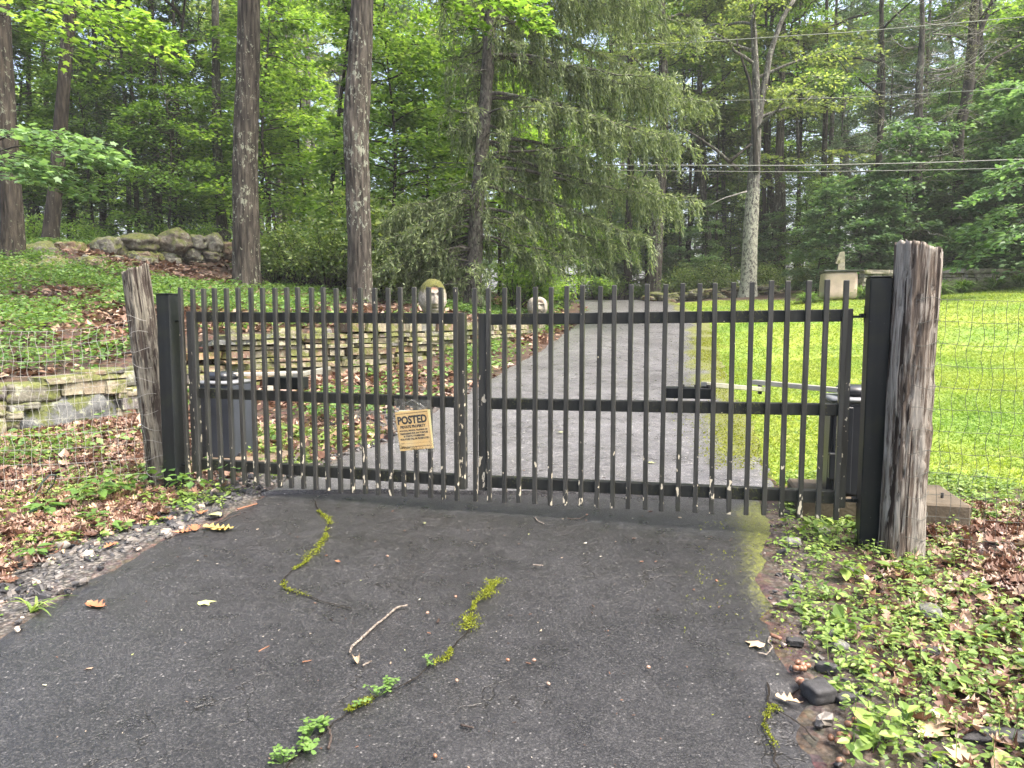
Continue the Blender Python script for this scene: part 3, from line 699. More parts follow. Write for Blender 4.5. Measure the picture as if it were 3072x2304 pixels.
for z, h in ((.1015, .0028), (-.099, .0024)): flat(sh, 'border_line', MAT_INK, [(-.1, z), (.1, z), (.1, z + h), (-.1, z + h)])
for z, a in ((-.0765, -.065), (-.0945, -.06)): flat(sh, 'rule_line', MAT_INK, [(a, z), (.09, z), (.09, z + .0009), (a, z + .0009)])
for xx in (-.1, .0975): flat(sh, 'border_line', MAT_INK, [(xx, -.099), (xx + .0012, -.099), (xx + .0012, .1015), (xx, .1015)])
V, F = box_vf((.19, .001, .21), 0); k = MB().addmix(V, F).obj('orange_sheet', MAT_WHITEP, sign, False); k.location = (.004, -.001, .006); k.rotation_euler = (0, R_(-1), 0)
flat(k, 'orange_band', MAT_ORANGE, [(-.088, .088), (.088, .088), (.088, .1), (-.088, .1)], -.0008)
V, F = box_vf((.2, .001, .23), 0); k = MB().addmix(V, F).obj('yellow_sheet', MAT_YPAPER, sign, False); k.location = (.012, -.003, -.003); k.rotation_euler = (0, R_(-5), 0)
V, F = box_vf((.245, .0012, .27), 0); k = MB().addmix(V, F).obj('clear_sleeve', MAT_CLEAR, sign, False); k.location = (.002, -.0125, -.003); k.rotation_euler = (0, R_(-4), 0)
V, F = box_vf((.23, .0012, .05), 0); k = MB().addmix(V, F).obj('sleeve_flap', MAT_CLEAR, sign, False); k.location = (-.004, -.008, .152); k.rotation_euler = (0, R_(1), 0)
for a, bb in (((-.09, .13), (-.005, .172)), ((-.005, .172), (.085, .128))):
    V, F = tube_vf([(a[0], -.012, a[1]), (bb[0], -.013, bb[1])], .0045, 6); MB().addmix(V, F).obj('tie_strip', MAT_CLEAR, sign)
m = MB()
for i in range(160):
    u = rng.random(); xx = rng.uniform(-.108, .118); zz = -.118 + abs(rng.normal(0, .006)) * (1 + 3.2 * (xx > .085) + 2.0 * (xx < -.085))
    s_ = rng.uniform(.003, .007); m.addmix(RHOMB[0] * s_ @ np.array(Euler((R_(90), 0, 0)).to_matrix()).T @ np.array(Euler((0, rng.uniform(0, 6.28), 0)).to_matrix()).T + np.array([xx + .012, -.0145 - rng.random() * .001, zz]), RHOMB[1])
m.obj('grime', MAT_MOLD, sign)

# ------------------------------------------------------------------ stone
def m_stone(name, stops, moss=.5, sc=9.0, bd=.02, lich=(.34, .36, .26)):
    b = NB(name); p = b.objc(); r = b.orand()
    q = b.n('VectorMath', 0, props={'operation': 'ADD'}, i0=b.n('NewGeometry', 0), i1=b.n('CombineXYZ', X=b.math('MULTIPLY', r, 19.0)))
    c = b.ramp(r, stops); n1 = b.noise(q, sc, 6, .65); n2_ = b.noise(q, sc * 5, 4, .6)
    c = b.mix(1.0, c, b.ramp(n1, [(.25, .5), (.5, 1.0), (.75, 1.45)]), 'MULTIPLY')
    c = b.mix(.5, c, b.ramp(n2_, [(.3, .55), (.7, 1.35)]), 'MULTIPLY')
    l = b.ramp(b.noise(q, sc * 1.7, 5, .7), [(.55, 0.0), (.63, .7)]); c = b.mix(l, c, lich)
    nz = b.nt.nodes.new('ShaderNodeSeparateXYZ'); b.nt.links.new(b.n('NewGeometry', 1), nz.inputs[0])
    mm = b.math('ADD', b.noise(q, sc * .6, 5, .7), b.math('MULTIPLY', nz.outputs[2], .14))
    mo = b.ramp(mm, [(.66 - moss * .16, 0.0), (.74 - moss * .16, .85)])
    c = b.mix(mo, c, b.ramp(n2_, [(.3, (.04, .05, .012)), (.7, (.13, .15, .03))]))
    return b.end(b.bsdf(c, .85, .25, b.bump(b.math('ADD', n1, b.math('MULTIPLY', n2_, .4)), .8, bd)))
TAN = [(0, (.17, .165, .13)), (.13, (.27, .24, .17)), (.26, (.14, .14, .115)), (.38, (.30, .20, .12)), (.5, (.20, .205, .185)), (.62, (.31, .28, .20)), (.74, (.16, .10, .075)), (.84, (.12, .13, .135)), (.92, (.25, .235, .2)), (1, (.34, .31, .25))]
MAT_ST = m_stone('fieldstone', [(p_, tuple(v_ * .82 for v_ in c_)) for p_, c_ in TAN], 1.0)
MAT_BOUL = m_stone('woodland_boulder', [(0, (.13, .125, .105)), (.3, (.17, .16, .13)), (.5, (.17, .12, .085)), (.75, (.10, .095, .08)), (1, (.17, .165, .14))], 1.0, 4.5, .06)
MAT_GWALL = m_stone('garden_wall_stone', [(0, (.20, .19, .15)), (.5, (.28, .25, .2)), (1, (.16, .155, .14))], .8, 5)
def superstone(nseg, power, seed, amp):
    """rounded block from a cube grid"""
    V = []; Q = []; key = {}
    for ax in range(3):
        for sg in (-1, 1):
            u, v = [(1, 2), (2, 0), (0, 1)][ax]; g = []
            for i in range(nseg + 1):
                for j in range(nseg + 1):
                    p = [0, 0, 0]; p[ax] = sg; p[u] = -1 + 2 * i / nseg; p[v] = -1 + 2 * j / nseg; kk = tuple(round(t, 4) for t in p)
                    if kk not in key: key[kk] = len(V); V.append(p)
                    g.append(key[kk])
            n = nseg + 1
            for i in range(nseg):
                for j in range(nseg):
                    f = [g[i * n + j], g[(i + 1) * n + j], g[(i + 1) * n + j + 1], g[i * n + j + 1]]; Q.append(f if sg > 0 else f[::-1])
    V = np.array(V, float); r = (np.abs(V) ** power).sum(1) ** (1 / power); V = V / r[:, None]
    V = V * (1 + amp * fbm(V * 1.6 + seed * 7.3, 3, seed))[:, None]
    V += amp * .25 * np.stack([vnoise(V * 5 + seed, seed + i) for i in range(3)], -1)
    return V * .5, [np.array(Q)]
STONES = []
for i in range(14):
    V, F = box_vf((1, 1, 1), .045); V = V + rng.normal(0, .032, V.shape); STONES.append(MB().addmix(V, F).mesh('stone', MAT_ST, False))
BIGS = []
for i in range(8):
    V, F = superstone(6, 5.5, i, .10); BIGS.append(MB().addmix(V, F).mesh('stone', MAT_ST, True))
V, F = superstone(14, 3.6, 51, .10); GREAT = MB().addmix(V * np.array([1.05, 1, 1.05]), F).mesh('stone', MAT_ST, True)
def put_stone(parent, me, c, size, rz, tilt=.03, r=random):
    k = link('stone', me, parent); pl = parent.location if parent else Vector()
    k.location = Vector([float(v) for v in c]) - pl; k.scale = [float(s) for s in size]
    k.rotation_euler = (r.gauss(0, tilt), r.gauss(0, tilt), rz + r.gauss(0, tilt)); return k

# the retaining wall that follows the drive on the left
rw = thing('retaining_wall', 'dry stacked tan stone retaining wall along the left of the drive', 'stone wall', (-3.05, 8.9, .2))
FAR = np.array([(-3.75, 8.0), (-3.05, 8.9), (-2.0, 9.55), (-1.05, 11.6), (-.15, 13.2), (.6, 15.4)])
segl = np.r_[0, np.cumsum(np.linalg.norm(np.diff(FAR, axis=0), axis=1))]
def far_pt(s):
    x, y = np.interp(s, segl, FAR[:, 0]), np.interp(s, segl, FAR[:, 1]); e = .3
    x2, y2 = np.interp(s + e, segl, FAR[:, 0]), np.interp(s + e, segl, FAR[:, 1]); x1, y1 = np.interp(s - e, segl, FAR[:, 0]), np.interp(s - e, segl, FAR[:, 1])
    return x, y, math.atan2(y2 - y1, x2 - x1)
z = .12; nst = 0
while z < 1.12:
    h = random.choice([.055, .07, .085, .1, .13, .15]); s = random.uniform(-.2, 0)
    while s < segl[-1]:
        l = random.uniform(.18, .55) if random.random() < .85 else random.uniform(.5, .8); sc0 = s + l / 2; x, y, a = far_pt(max(sc0, 0)); base = H0(y)
        top = np.interp(sc0, [0, .35, .8, 1.4, 2.4, 7, 9.4], [.72, .86, .98, 1.02, 1.06, 1.08, 1.10])
        hh = h * random.uniform(.85, 1.0)
        if z + hh > base - .02 and z + hh * .5 < top:
            nx_, ny_ = -math.sin(a), math.cos(a); off = .03 + random.uniform(-.05, .05)
            if random.random() > .02:
                put_stone(rw, random.choice(STONES), (x + nx_ * off, y + ny_ * off, z + hh / 2), (l * .955, .32, hh * .92), a, .03); nst += 1
        s += l
    z += h
# big uneven stones at its stepped end and the plinth slab for the head
for px, py, w, h, Y in ((860, 1022, 90, 78, 9.15), (755, 1030, 60, 40, 8.9), (700, 1005, 40, 55, 8.8), (960, 1000, 60, 34, 9.5)):
    c = at(px, py, Y); put_stone(rw, random.choice(BIGS), c, (w / FPX * Y, .35, h / FPX * Y), .45, .05)
put_stone(rw, STONES[3], (-1.3, 11.95, 1.155), (.72, .5, .085), 1.0, .01)
put_stone(rw, STONES[5], (-1.32, 11.93, 1.075), (.6, .42, .075), .95, .01)
# nearer, lower end of the wall beyond the wire fence, with one great stone in it
nw = thing('garden_wall', 'low stone wall with one huge mossy boulder behind the left wire fence', 'stone wall', (-4.05, 6.45, .1))
A_, B_ = np.array([-4.35, 6.0]), np.array([-3.75, 6.95])
def near_pt(px):
    k = (px - 1536) / FPX; d = B_ - A_       # x = k*y (nearly: the pitch hardly matters here)
    t = (k * A_[1] * 1.0 - A_[0]) / (d[0] - k * d[1]); return A_ + d * t
NEAR = [(0, 168, 1149, 1208, 1), (168, 226, 1140, 1182, 0), (225, 293, 1141, 1180, 0), (292, 352, 1140, 1178, 0), (113, 350, 1124, 1144, 0), (234, 312, 1110, 1127, 1), (290, 362, 1104, 1122, 1), (345, 410, 1114, 1160, 1), (345, 420, 1157, 1188, 1),
        (286, 332, 1168, 1188, 1), (328, 370, 1166, 1192, 0), (35, 342, 1180, 1312, 2), (340, 416, 1188, 1223, 0), (328, 390, 1220, 1251, 1), (383, 440, 1220, 1252, 1), (0, 45, 1212, 1233, 0), (38, 98, 1204, 1229, 1), (-10, 46, 1231, 1259, 1), (-12, 38, 1257, 1289, 1), (-14, 36, 1287, 1316, 1), (405, 470, 1100, 1150, 1), (410, 475, 1148, 1190, 1), (412, 480, 1188, 1215, 0), (410, 480, 1214, 1245, 1), (-70, 0, 1150, 1200, 1), (-80, -4, 1198, 1250, 1), (-85, -8, 1248, 1320, 1)]
for x0, x1, y0, y1, big in NEAR:
    p = near_pt((x0 + x1) / 2); d = B_ - A_; d = d / np.linalg.norm(d); l = np.linalg.norm(near_pt(x1) - near_pt(x0)); ca = at((x0 + x1) / 2, y0, p[1]); cb = at((x0 + x1) / 2, y1, p[1])
    n_ = np.array([-d[1], d[0]]); o_ = .05 + random.uniform(-.02, .02)
    put_stone(nw, GREAT if big == 2 else BIGS[(x0 * 7 + 3) % 8] if big else STONES[x1 % 14], (p[0] + n_[0] * o_, p[1] + n_[1] * o_, (ca[2] + cb[2]) / 2), (l * 1.02, .34, (ca[2] - cb[2]) * 1.05), math.atan2(d[1], d[0]), .02)
s = 0.0                                           # goes on to the left, out of the picture
while s < 2.2:
    for zz in (.08, .22, .37, .5):
        q = A_ - np.array([.83, .56]) * (s + .35); l = random.uniform(.3, .42); put_stone(nw, random.choice(STONES), (q[0] - .03, q[1] + .05, zz), (l, .33, .14), .6, .03)
    s += .38

# ------------------------------------------------------------------ the boulder wall in the woods
bw = thing('boulder_wall', 'tumbled wall of huge round boulders at the edge of the left woods', 'stone wall', (-8.5, 18, Hf(-8.5, 18)))
BOUL = [MB().addmix(*superstone(14, 3.2, 20 + i, .20)).mesh('boulder', MAT_BOUL) for i in range(6)]
BL = [(-40, 62, 735, 822), (65, 175, 730, 815), (172, 256, 726, 775), (277, 369, 711, 768), (363, 476, 703, 756), (472, 568, 695, 760), (563, 622, 706, 748), (620, 668, 703, 758), (666, 706, 728, 762), (230, 290, 760, 802), (172, 238, 772, 815), (285, 352, 765, 802), (352, 420, 755, 800), (415, 470, 752, 790), (480, 540, 755, 785), (548, 600, 745, 780), (610, 660, 752, 785), (700, 735, 735, 770)]
def boulder_at(par, me, x0, x1, y0, y1, ylift=0.0, depth=.9, up=0.0):
    Y = 15.7 + 3.2 * (x0 + x1) / 1400; c = at((x0 + x1) / 2, (y0 + y1) / 2, Y); w = (x1 - x0) / FPX * Y * .95; h = (y1 - y0) / FPX * Y * 1.02
    put_stone(par, me, c, (w, max(w * depth, h * .8), h), random.uniform(-.3, .3), .08)
for i, q in enumerate(BL): boulder_at(bw, BOUL[i % 6], *q)
for i in range(90):                               # the smaller rubble running on towards the right
    px = random.uniform(690, 905); t = (px - 690) / 215; py = random.uniform(735 + 25 * t, 778 - 4 * t); Y = 19.6 + 2.5 * t; c = at(px, py, Y); s_ = random.uniform(.15, .38)
    put_stone(bw, random.choice(BOUL), c, (s_ * 1.3, s_, s_ * .7), random.uniform(0, 3), .15)
for i in range(60):
    px = random.uniform(30, 700); p = pixground(px, random.uniform(798, 822) - 40 * px / 700); s_ = random.uniform(.12, .32); put_stone(bw, random.choice(BOUL), p + np.array([0, .05, s_ * .2]), (s_ * 1.3, s_, s_ * .75), random.uniform(0, 3), .15)
# low rubble beyond the end of the drive
rb = thing('rubble_wall', 'low tumbled stone wall below the pale lichened trunk', 'stone wall', (7, 26.3, Hf(7, 26.3)))
for i in range(120):
    px = random.uniform(1940, 2330); Y = 26.2 + random.uniform(0, .6); x = atX(px, Y); s_ = random.uniform(.16, .42); zz = Hf(x, Y) + random.uniform(0, .32)
    put_stone(rb, random.choice(BOUL), (x, Y, zz), (s_ * 1.5, s_, s_ * .5), random.uniform(-.4, .4), .1)

# ------------------------------------------------------------------ garden wall, pedestal and standing stone on the right
gw = thing('garden_wall', 'low mossy stone wall with flat caps behind the grass tufts', 'stone wall', (12.5, 21.5, Hf(12.5, 21.5)))
GS = [s_.copy() for s_ in STONES]
for g_ in GS: g_.materials.clear(); g_.materials.append(MAT_GWALL)
xx = 10.55
while xx < 20:
    l = random.uniform(.5, 1.1); yy = 21.6 - .06 * (xx - 10.5); ztop = at(2700, 812, 21.6)[2] + .02 * (xx - 10.5) * .3
    put_stone(gw, random.choice(GS), (xx + l / 2, yy, ztop - .05), (l * .98, .42, .12), -.06, .015); xx += l
for zo in (.16, .29, .42, .55):
    xx = 10.5 + random.uniform(0, .2)
    while xx < 20:
        l = random.uniform(.25, .6); yy = 21.64 - .06 * (xx - 10.5); put_stone(gw, random.choice(GS), (xx + l / 2, yy, at(2700, 812, 21.6)[2] - zo), (l * .97, .36, .125), -.06, .03); xx += l
MAT_PINK = simple('pink_stucco', (.46, .37, .30), .85, .25, .22, 3, .5, .01); MAT_SLATE = simple('slate', (.07, .075, .075), .6, .35, .3, 6, .4, .01); MAT_LST = m_stone('lichened_stone', [(0, (.26, .25, .18)), (1, (.26, .25, .18))], .5, 6, .02, (.36, .34, .2))
Yp = 21.2; pb = at(2513, 882, Yp)
ped = thing('stone_pedestal', 'square pinkish rendered pedestal with slate cap on the lawn', 'pedestal', (pb[0], Yp, pb[2] - .15), R_(-14))
V, F = superstone(10, 14, 3, .02); k = MB().addmix(V * np.array([.92, .8, .78]) + np.array([0, 0, .39]), F).obj('block', MAT_PINK, ped)
V, F = box_vf((1.06, .92, .05), .012); V = V + rng.normal(0, .012, V.shape); k = MB().addmix(V + np.array([.06, 0, .815]), F).obj('cap_slab', MAT_SLATE, ped, False)
o_ = MB(); pts = np.array([(-.03, .53), (.10, .55), (.115, .28), (.13, 0), (-.06, 0), (-.06, .19), (-.13, .2)]); n_ = len(pts)
Vv = np.vstack([np.c_[pts[:, 0], np.full(n_, -.07), pts[:, 1]], np.c_[pts[:, 0], np.full(n_, .07), pts[:, 1]]]); o_.add(Vv, np.array([range(n_)])); o_.add(Vv, np.array([list(range(n_, 2 * n_))[::-1]])); a = np.arange(n_); b2 = (a + 1) % n_; o_.add(Vv, np.stack([a, a + n_, b2 + n_, b2], -1))
k = o_.obj('standing_stone', MAT_LST, None, False); k.location = (pb[0] + .03, Yp, pb[2] - .15 + .842); k.rotation_euler = (0, 0, R_(-8)); tag(k, 'slim flag shaped standing stone on top of the pedestal', 'sculpture')

# ------------------------------------------------------------------ carved stone heads
def m_head(face):
    b = NB('carved_stone'); p = b.objc(); n1 = b.noise(p, 14, 6, .65); n2_ = b.noise(p, 70, 3)
    c = b.ramp(n1, [(.3, (.14, .13, .10)), (.5, (.27, .25, .21)), (.7, (.42, .39, .34))])
    c = b.mix(b.math('MULTIPLY', b.attr('face'), face), c, b.ramp(n1, [(.3, (.13, .12, .10)), (.6, (.28, .26, .225))]))
    c = b.mix(b.math('MULTIPLY', b.attr('brow'), b.ramp(b.noise(p, 9, 3), [(.4, .3), (.6, 1.0)])), c, (.27, .15, .10))
    mo = b.ramp(b.math('ADD', b.attr('moss'), b.math('MULTIPLY', b.math('SUBTRACT', b.noise(p, 22, 5, .7), .5), 1.3)), [(.45, 0.0), (.85, .95)])
    c = b.mix(mo, c, b.ramp(n2_, [(.3, (.03, .033, .009)), (.7, (.11, .115, .022))]))
    return b.end(b.bsdf(c, .9, .2, b.bump(b.math('ADD', n1, n2_), .7, .012)))
def stone_head(label, loc, rz, a, bb, c, face, square):
    n, m = 110, 90; ph = np.linspace(-np.pi, np.pi, n, endpoint=False); la = np.linspace(-np.pi / 2 + .02, np.pi / 2 - .02, m)
    PH, LA = np.meshgrid(ph, la); pw = .8 if square else .95
    cs = lambda t: np.sign(np.cos(t)) * np.abs(np.cos(t)) ** pw
    sn = lambda t: np.sign(np.sin(t)) * np.abs(np.sin(t)) ** pw
    x = cs(LA) * sn(PH); y = -cs(LA) * cs(PH); zz = sn(LA)
    jaw = 1 - (.28 if not square else .08) * ss(.1, 1.0, -zz); x = x * jaw; y = y * (1 - .2 * ss(.2, 1, -zz))
    fr = ss(-.15, -.6, y); fr = ss(.15, .6, -y); u, v = x, zz
    fo = np.sqrt((u / .6) ** 2 + ((v + .2) / .82) ** 2); face_m = fr * (1 - ss(.85, 1.05, fo))
    hel = fr * ss(.95, 1.1, fo)
    d = -.10 * face_m + .05 * hel
    nose_l = ss(.33, .2, v) * ss(-.36, -.26, v); nose = np.exp(-(u / (.09 + .07 * ss(.2, -.3, v))) ** 2) * nose_l * (.5 + .5 * ss(.3, -.25, v))
    d = d + .22 * nose * fr
    d = d + fr * .09 * np.exp(-((v - .30) / .07) ** 2) * ss(.6, .42, np.abs(u))
    for sg in (-1, 1): d = d - fr * .08 * np.exp(-(((u - sg * .27) / .16) ** 2 + ((v - .16) / .075) ** 2)); d = d + fr * .035 * np.exp(-(((u - sg * .3) / .2) ** 2 + ((v + .12) / .16) ** 2))
    d = d - fr * .07 * np.exp(-((v + .48) / .03) ** 2) * ss(.34, .26, np.abs(u)); d = d + fr * .04 * np.exp(-(((v + .40) / .04) ** 2 + (u / .25) ** 2)) + fr * .05 * np.exp(-(((v + .57) / .05) ** 2 + (u / .22) ** 2))
    d = d + fr * .06 * np.exp(-(((v + .8) / .1) ** 2 + (u / .25) ** 2))
    P = np.stack([x * a, y * bb - d * bb, zz * c], -1); P *= (1 + .03 * fbm(P * 7, 3, 5))[..., None]
    P[..., 2] += c * .97
    i = np.arange(m - 1)[:, None] * n; j = np.arange(n)[None]; j2 = (j + 1) % n
    mb = MB(); mb.add(P.reshape(-1, 3), np.stack([i + j, i + j2, i + n + j2, i + n + j], -1).reshape(-1, 4))
    k = mb.obj('stone_sculpture', m_head(face)); k.location = [float(t) for t in loc]; k.rotation_euler = (0, 0, rz)
    for nm, val in (('face', face_m), ('brow', fr * np.exp(-((v - .52) / .13) ** 2) * ss(.55, .4, np.abs(u))), ('moss', np.clip(ss(-.2, .7, zz) * (1 - .8 * face_m) + .35 * ss(.3, -.5, -y) * .9, 0, 1) if not square else .25 * ss(.4, .9, zz))):
        t = k.data.attributes.new(nm, 'FLOAT', 'POINT'); t.data.foreach_set('value', np.ascontiguousarray(val, dtype=np.float32).ravel())
    return tag(k, label, 'sculpture')
stone_head('tall carved stone head with mossy crown on the retaining wall', (-1.33, 11.95, 1.19), R_(17), .235, .27, .335, .9, False)
p2 = at(1612, 942, 15.2); stone_head('small square carved stone head under the spruce boughs', (p2[0], 15.2, p2[2] - .06), R_(6), .215, .21, .215, .8, True)

# ------------------------------------------------------------------ overhead cables
MAT_CABLE = simple('cable_black', (.09, .10, .09), .5, .4)
MAT_CABLEP = simple('cable_pale', (.12, .14, .12), .5, .4)
for lb, pts, r_, mt in (('thick bundled overhead cable, lowest pair upper line', [(1300, 488), (1900, 496), (2400, 497), (2800, 488), (3072, 478), (3500, 455)], .016, MAT_CABLE), ('overhead cable just under the thick bundled one', [(1300, 500), (1900, 512), (2400, 516), (2800, 510), (3072, 504), (3500, 490)], .011, MAT_CABLE),
                    ('topmost overhead cable crossing the pale trunk', [(1500, 140), (2048, 129), (2560, 96), (3072, 51), (3500, 10)], .010, MAT_CABLEP), ('thin pale overhead wire midway up the trees', [(1600, 310), (2048, 305), (2560, 292), (3072, 264), (3500, 240)], .006, MAT_CABLEP), ('thin wire slanting through the trees between the two big trunks', [(700, 512), (900, 455), (1010, 425), (1300, 350)], .007, MAT_CABLEP)):
    P = np.array([at(a, b_, 19.0 if 'slanting' not in lb else 22.0) for a, b_ in pts]); P = resample(P, .5); P[:, 2] += .0; V, F = tube_vf(P, r_, 6); tag(MB().addmix(V, F).obj('overhead_cable', mt), lb, 'cable')

# ------------------------------------------------------------------ trees
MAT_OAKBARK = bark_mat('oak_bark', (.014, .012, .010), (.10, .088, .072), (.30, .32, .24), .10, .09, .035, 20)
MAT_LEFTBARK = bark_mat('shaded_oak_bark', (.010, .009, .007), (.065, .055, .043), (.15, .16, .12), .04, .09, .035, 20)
MAT_OAKBARK2 = bark_mat('lichen_spotted_oak_bark', (.016, .014, .012), (.115, .102, .086), (.28, .30, .24), .14, .09, .035, 20)
MAT_LICHBARK = bark_mat('pale_lichen_bark', (.06, .055, .045), (.22, .20, .17), (.40, .42, .34), .78, .25, .025, 22)
MAT_DARKBARK = bark_mat('dark_bark', (.012, .011, .010), (.05, .045, .038), None, 0, .15, .02, 20)
MAT_GREYBARK = bark_mat('grey_bark', (.02, .019, .017), (.09, .083, .073), (.2, .22, .165), .16, .2, .02, 20)
MAT_SPRBARK = bark_mat('spruce_bark', (.026, .024, .022), (.14, .128, .112), (.2, .22, .16), .2, .45, .02, 24)
MAT_BIRCH = bark_mat('pale_bark', (.10, .10, .09), (.34, .33, .30), None, 0, .5, .01, 20)
LM_MAPLE = leaf_mat('maple_leaf', [(0, (.038, .090, .020)), (.5, (.073, .15, .033)), (1, (.125, .225, .056))], .45)
LM_LIGHT = leaf_mat('bright_maple_leaf', [(0, (.06, .13, .022)), (.5, (.115, .215, .04)), (1, (.21, .32, .075))], .5, (2.0, 1.9, 1.0))
LM_COOL = leaf_mat('shade_maple_leaf', [(0, (.06, .115, .052)), (.5, (.105, .19, .085)), (1, (.18, .28, .13))], .4, (1.7, 1.8, 1.0))
LM_OAK = leaf_mat('oak_canopy_leaf', [(0, (.07, .115, .045)), (.5, (.13, .195, .08)), (1, (.23, .30, .14))], .45)
LM_HEM = leaf_mat('hemlock_needles', [(0, (.018, .036, .02)), (.5, (.035, .062, .034)), (1, (.07, .105, .055))], .25, (1.6, 1.7, 1.0), .6, .2)
LM_PINE = leaf_mat('pine_needles', [(0, (.06, .11, .065)), (.5, (.11, .175, .10)), (1, (.18, .25, .15))], .25, (1.5, 1.6, 1.0), .6, .2)
LM_SPRUCE = leaf_mat('spruce_needles', [(0, (.06, .09, .05)), (.5, (.12, .16, .085)), (1, (.22, .27, .145))], .35, (1.6, 1.7, 1.0), .6, .25)
LM_LAUREL = leaf_mat('laurel_leaf', [(0, (.05, .095, .022)), (.6, (.11, .175, .04)), (1, (.22, .28, .08))], .35, (1.8, 1.8, .9), .35, .5)
LM_DEADN = leaf_mat('sparse_grey_needles', [(0, (.035, .045, .025)), (.5, (.07, .085, .05)), (1, (.13, .14, .09))], .25, (1.5, 1.5, 1.1), .7, .2)

def lichen_trunk_mat():
    b = NB('trunk_lichened_below'); p = b.objc(); q = b.scale(p, (1, 1, .12)); n1 = b.noise(q, 18, 6, .6)
    sx = b.nt.nodes.new('ShaderNodeSeparateXYZ'); b.nt.links.new(p, sx.inputs[0])
    c = b.ramp(n1, [(.36, (.035, .032, .029)), (.5, (.09, .086, .078)), (.62, (.18, .175, .16))])
    v = b.noise(b.scale(p, (1, 1, .6)), 15, 5, .7); hz = b.ramp(b.math('DIVIDE', sx.outputs[2], 12.0), [(.0, .115), (.30, .11), (.36, .0), (1, .01)])
    m = b.ramp(b.math('ADD', v, hz), [(.56, 0.0), (.62, 1.0)])
    c = b.mix(m, c, b.ramp(b.noise(p, 60, 3), [(.3, (.20, .21, .16)), (.7, (.42, .43, .35))]))
    return b.end(b.bsdf(c, .9, .15, b.bump(n1, .8, .02)))
MAT_LICHBARK = lichen_trunk_mat()
def trunk_geo(mb, P, r, n=14, rings=10, fur=0.0, seed=0, flare=.5, fl_h=.35):
    P = resample(np.asarray(P, float), 1.0 / rings); m = len(P); d = np.linspace(0, 1, m)
    rad = np.interp(d, np.linspace(0, 1, len(r)), r); hz = P[:, 2] - P[0, 2]
    th = np.linspace(0, 2 * np.pi, n, endpoint=False); TH, HZ = np.meshgrid(th, hz)
    lob = 1 + .35 * np.sin(TH * 5 + seed) * .5 + .3 * np.sin(TH * 3 + 2 * seed) * .5
    R = rad[:, None] * (1 + flare * np.exp(-HZ / fl_h) * lob)
    if fur > 0:
        c = np.stack([np.cos(TH), np.sin(TH)], -1)
        g = fbm(np.stack([c[..., 0] * 6, c[..., 1] * 6, HZ * 1.1 + seed], -1), 3, seed); R = R * (1 + .05 * fbm(np.stack([c[..., 0] * 1.3, c[..., 1] * 1.3, HZ * .9 + seed * 3], -1), 3, seed + 2)) + rad[:, None] * (-fur * np.clip(.22 - np.abs(g), 0, 1) * 6 + fur * .4 * fbm(np.stack([c[..., 0] * 16, c[..., 1] * 16, HZ * 5], -1), 2, seed + 4))
    V = P[:, None] + np.stack([np.cos(TH) * R, np.sin(TH) * R, 0 * R], -1)
    i = np.arange(m - 1)[:, None] * n; j = np.arange(n)[None]; j2 = (j + 1) % n
    mb.add(V.reshape(-1, 3), np.stack([i + j, i + j2, i + n + j2, i + n + j], -1).reshape(-1, 4))
def limb(mb, P, r0, r1, n=5):
    V, F = tube_vf(P, np.linspace(r0, r1, len(P)), n, False); mb.addmix(V, F)
def spray(cb, bb, p0, az, L, rise, droop, nl, size, tpl=RHOMB, wf=.26, tilt=.35, t0=.2, r0=None, zth=.05, wig=.0):
    """one flat leafy branch: twig tube into bb, leaves into cb"""
    t = np.linspace(0, 1, 7); out = np.array([math.cos(az), math.sin(az), 0]); lat = np.array([-out[1], out[0], 0])
    P = np.asarray(p0) + out * (L * t)[:, None]; P[:, 2] += rise * L * t - droop * L * t * t
    if wig: P += rng.normal(0, wig * L, P.shape) * t[:, None]
    if bb is not None: limb(bb, P, r0 or .006 + .009 * L, .003, 4)
    if nl:
        tt = t0 + (1 - t0) * rng.beta(1.6, 1.1, nl); w = rng.normal(0, 1, nl) * wf * L * np.sin(np.pi * np.clip(tt * .82 + .12, 0, 1))
        Q = np.stack([np.interp(tt, t, P[:, k]) for k in range(3)], -1) + lat * w[:, None]; Q[:, 2] += rng.normal(0, zth * L, nl) - .18 * np.abs(w)
        N = rdir(nl, 1, tilt) + out * .15; A = out + lat * (np.sign(w) * np.minimum(np.abs(w) * 1.5 / (L * wf + .01), 1.4))[:, None] + rng.normal(0, .45, (nl, 3)); A[:, 2] -= .25
        stamp(cb, tpl[0], tpl[1], Q, frames(N, A), size * rng.uniform(.6, 1.25, nl))
def kind_maple(seed, h, nb, h0, Lm, nl, size, mat, bark, r=.06, tpl=RHOMB, name='maple', lean=.0):
    global rng; rng = np.random.default_rng(seed)
    tb, cb = MB(), MB(); zz = np.linspace(0, h, 12); P = np.stack([.05 * h * (vnoise(np.stack([zz * .25, zz * 0, zz * 0 + seed], -1), seed)) + lean * zz, .05 * h * vnoise(np.stack([zz * .25, zz * 0 + 7, zz * 0 + seed], -1), seed), zz], -1); P[:, :2] -= P[0, :2]
    trunk_geo(tb, P, np.linspace(r, .012, 8), 9, 2, 0, seed, .4)
    for i in range(nb):
        f = (i + rng.random()) / nb; z = h0 + (h - h0) * f ** .9; L = Lm * (1 - .55 * f) * rng.uniform(.6, 1.15); p0 = np.array([np.interp(z, zz, P[:, 0]), np.interp(z, zz, P[:, 1]), z])
        spray(cb, tb, p0, rng.uniform(0, 6.283), L, rng.uniform(.05, .4), rng.uniform(.1, .4), int(nl * L / Lm), size, tpl, .28, .33, .15)
    return tb.mesh('trunk', bark), cb.mesh('crown', mat, False)
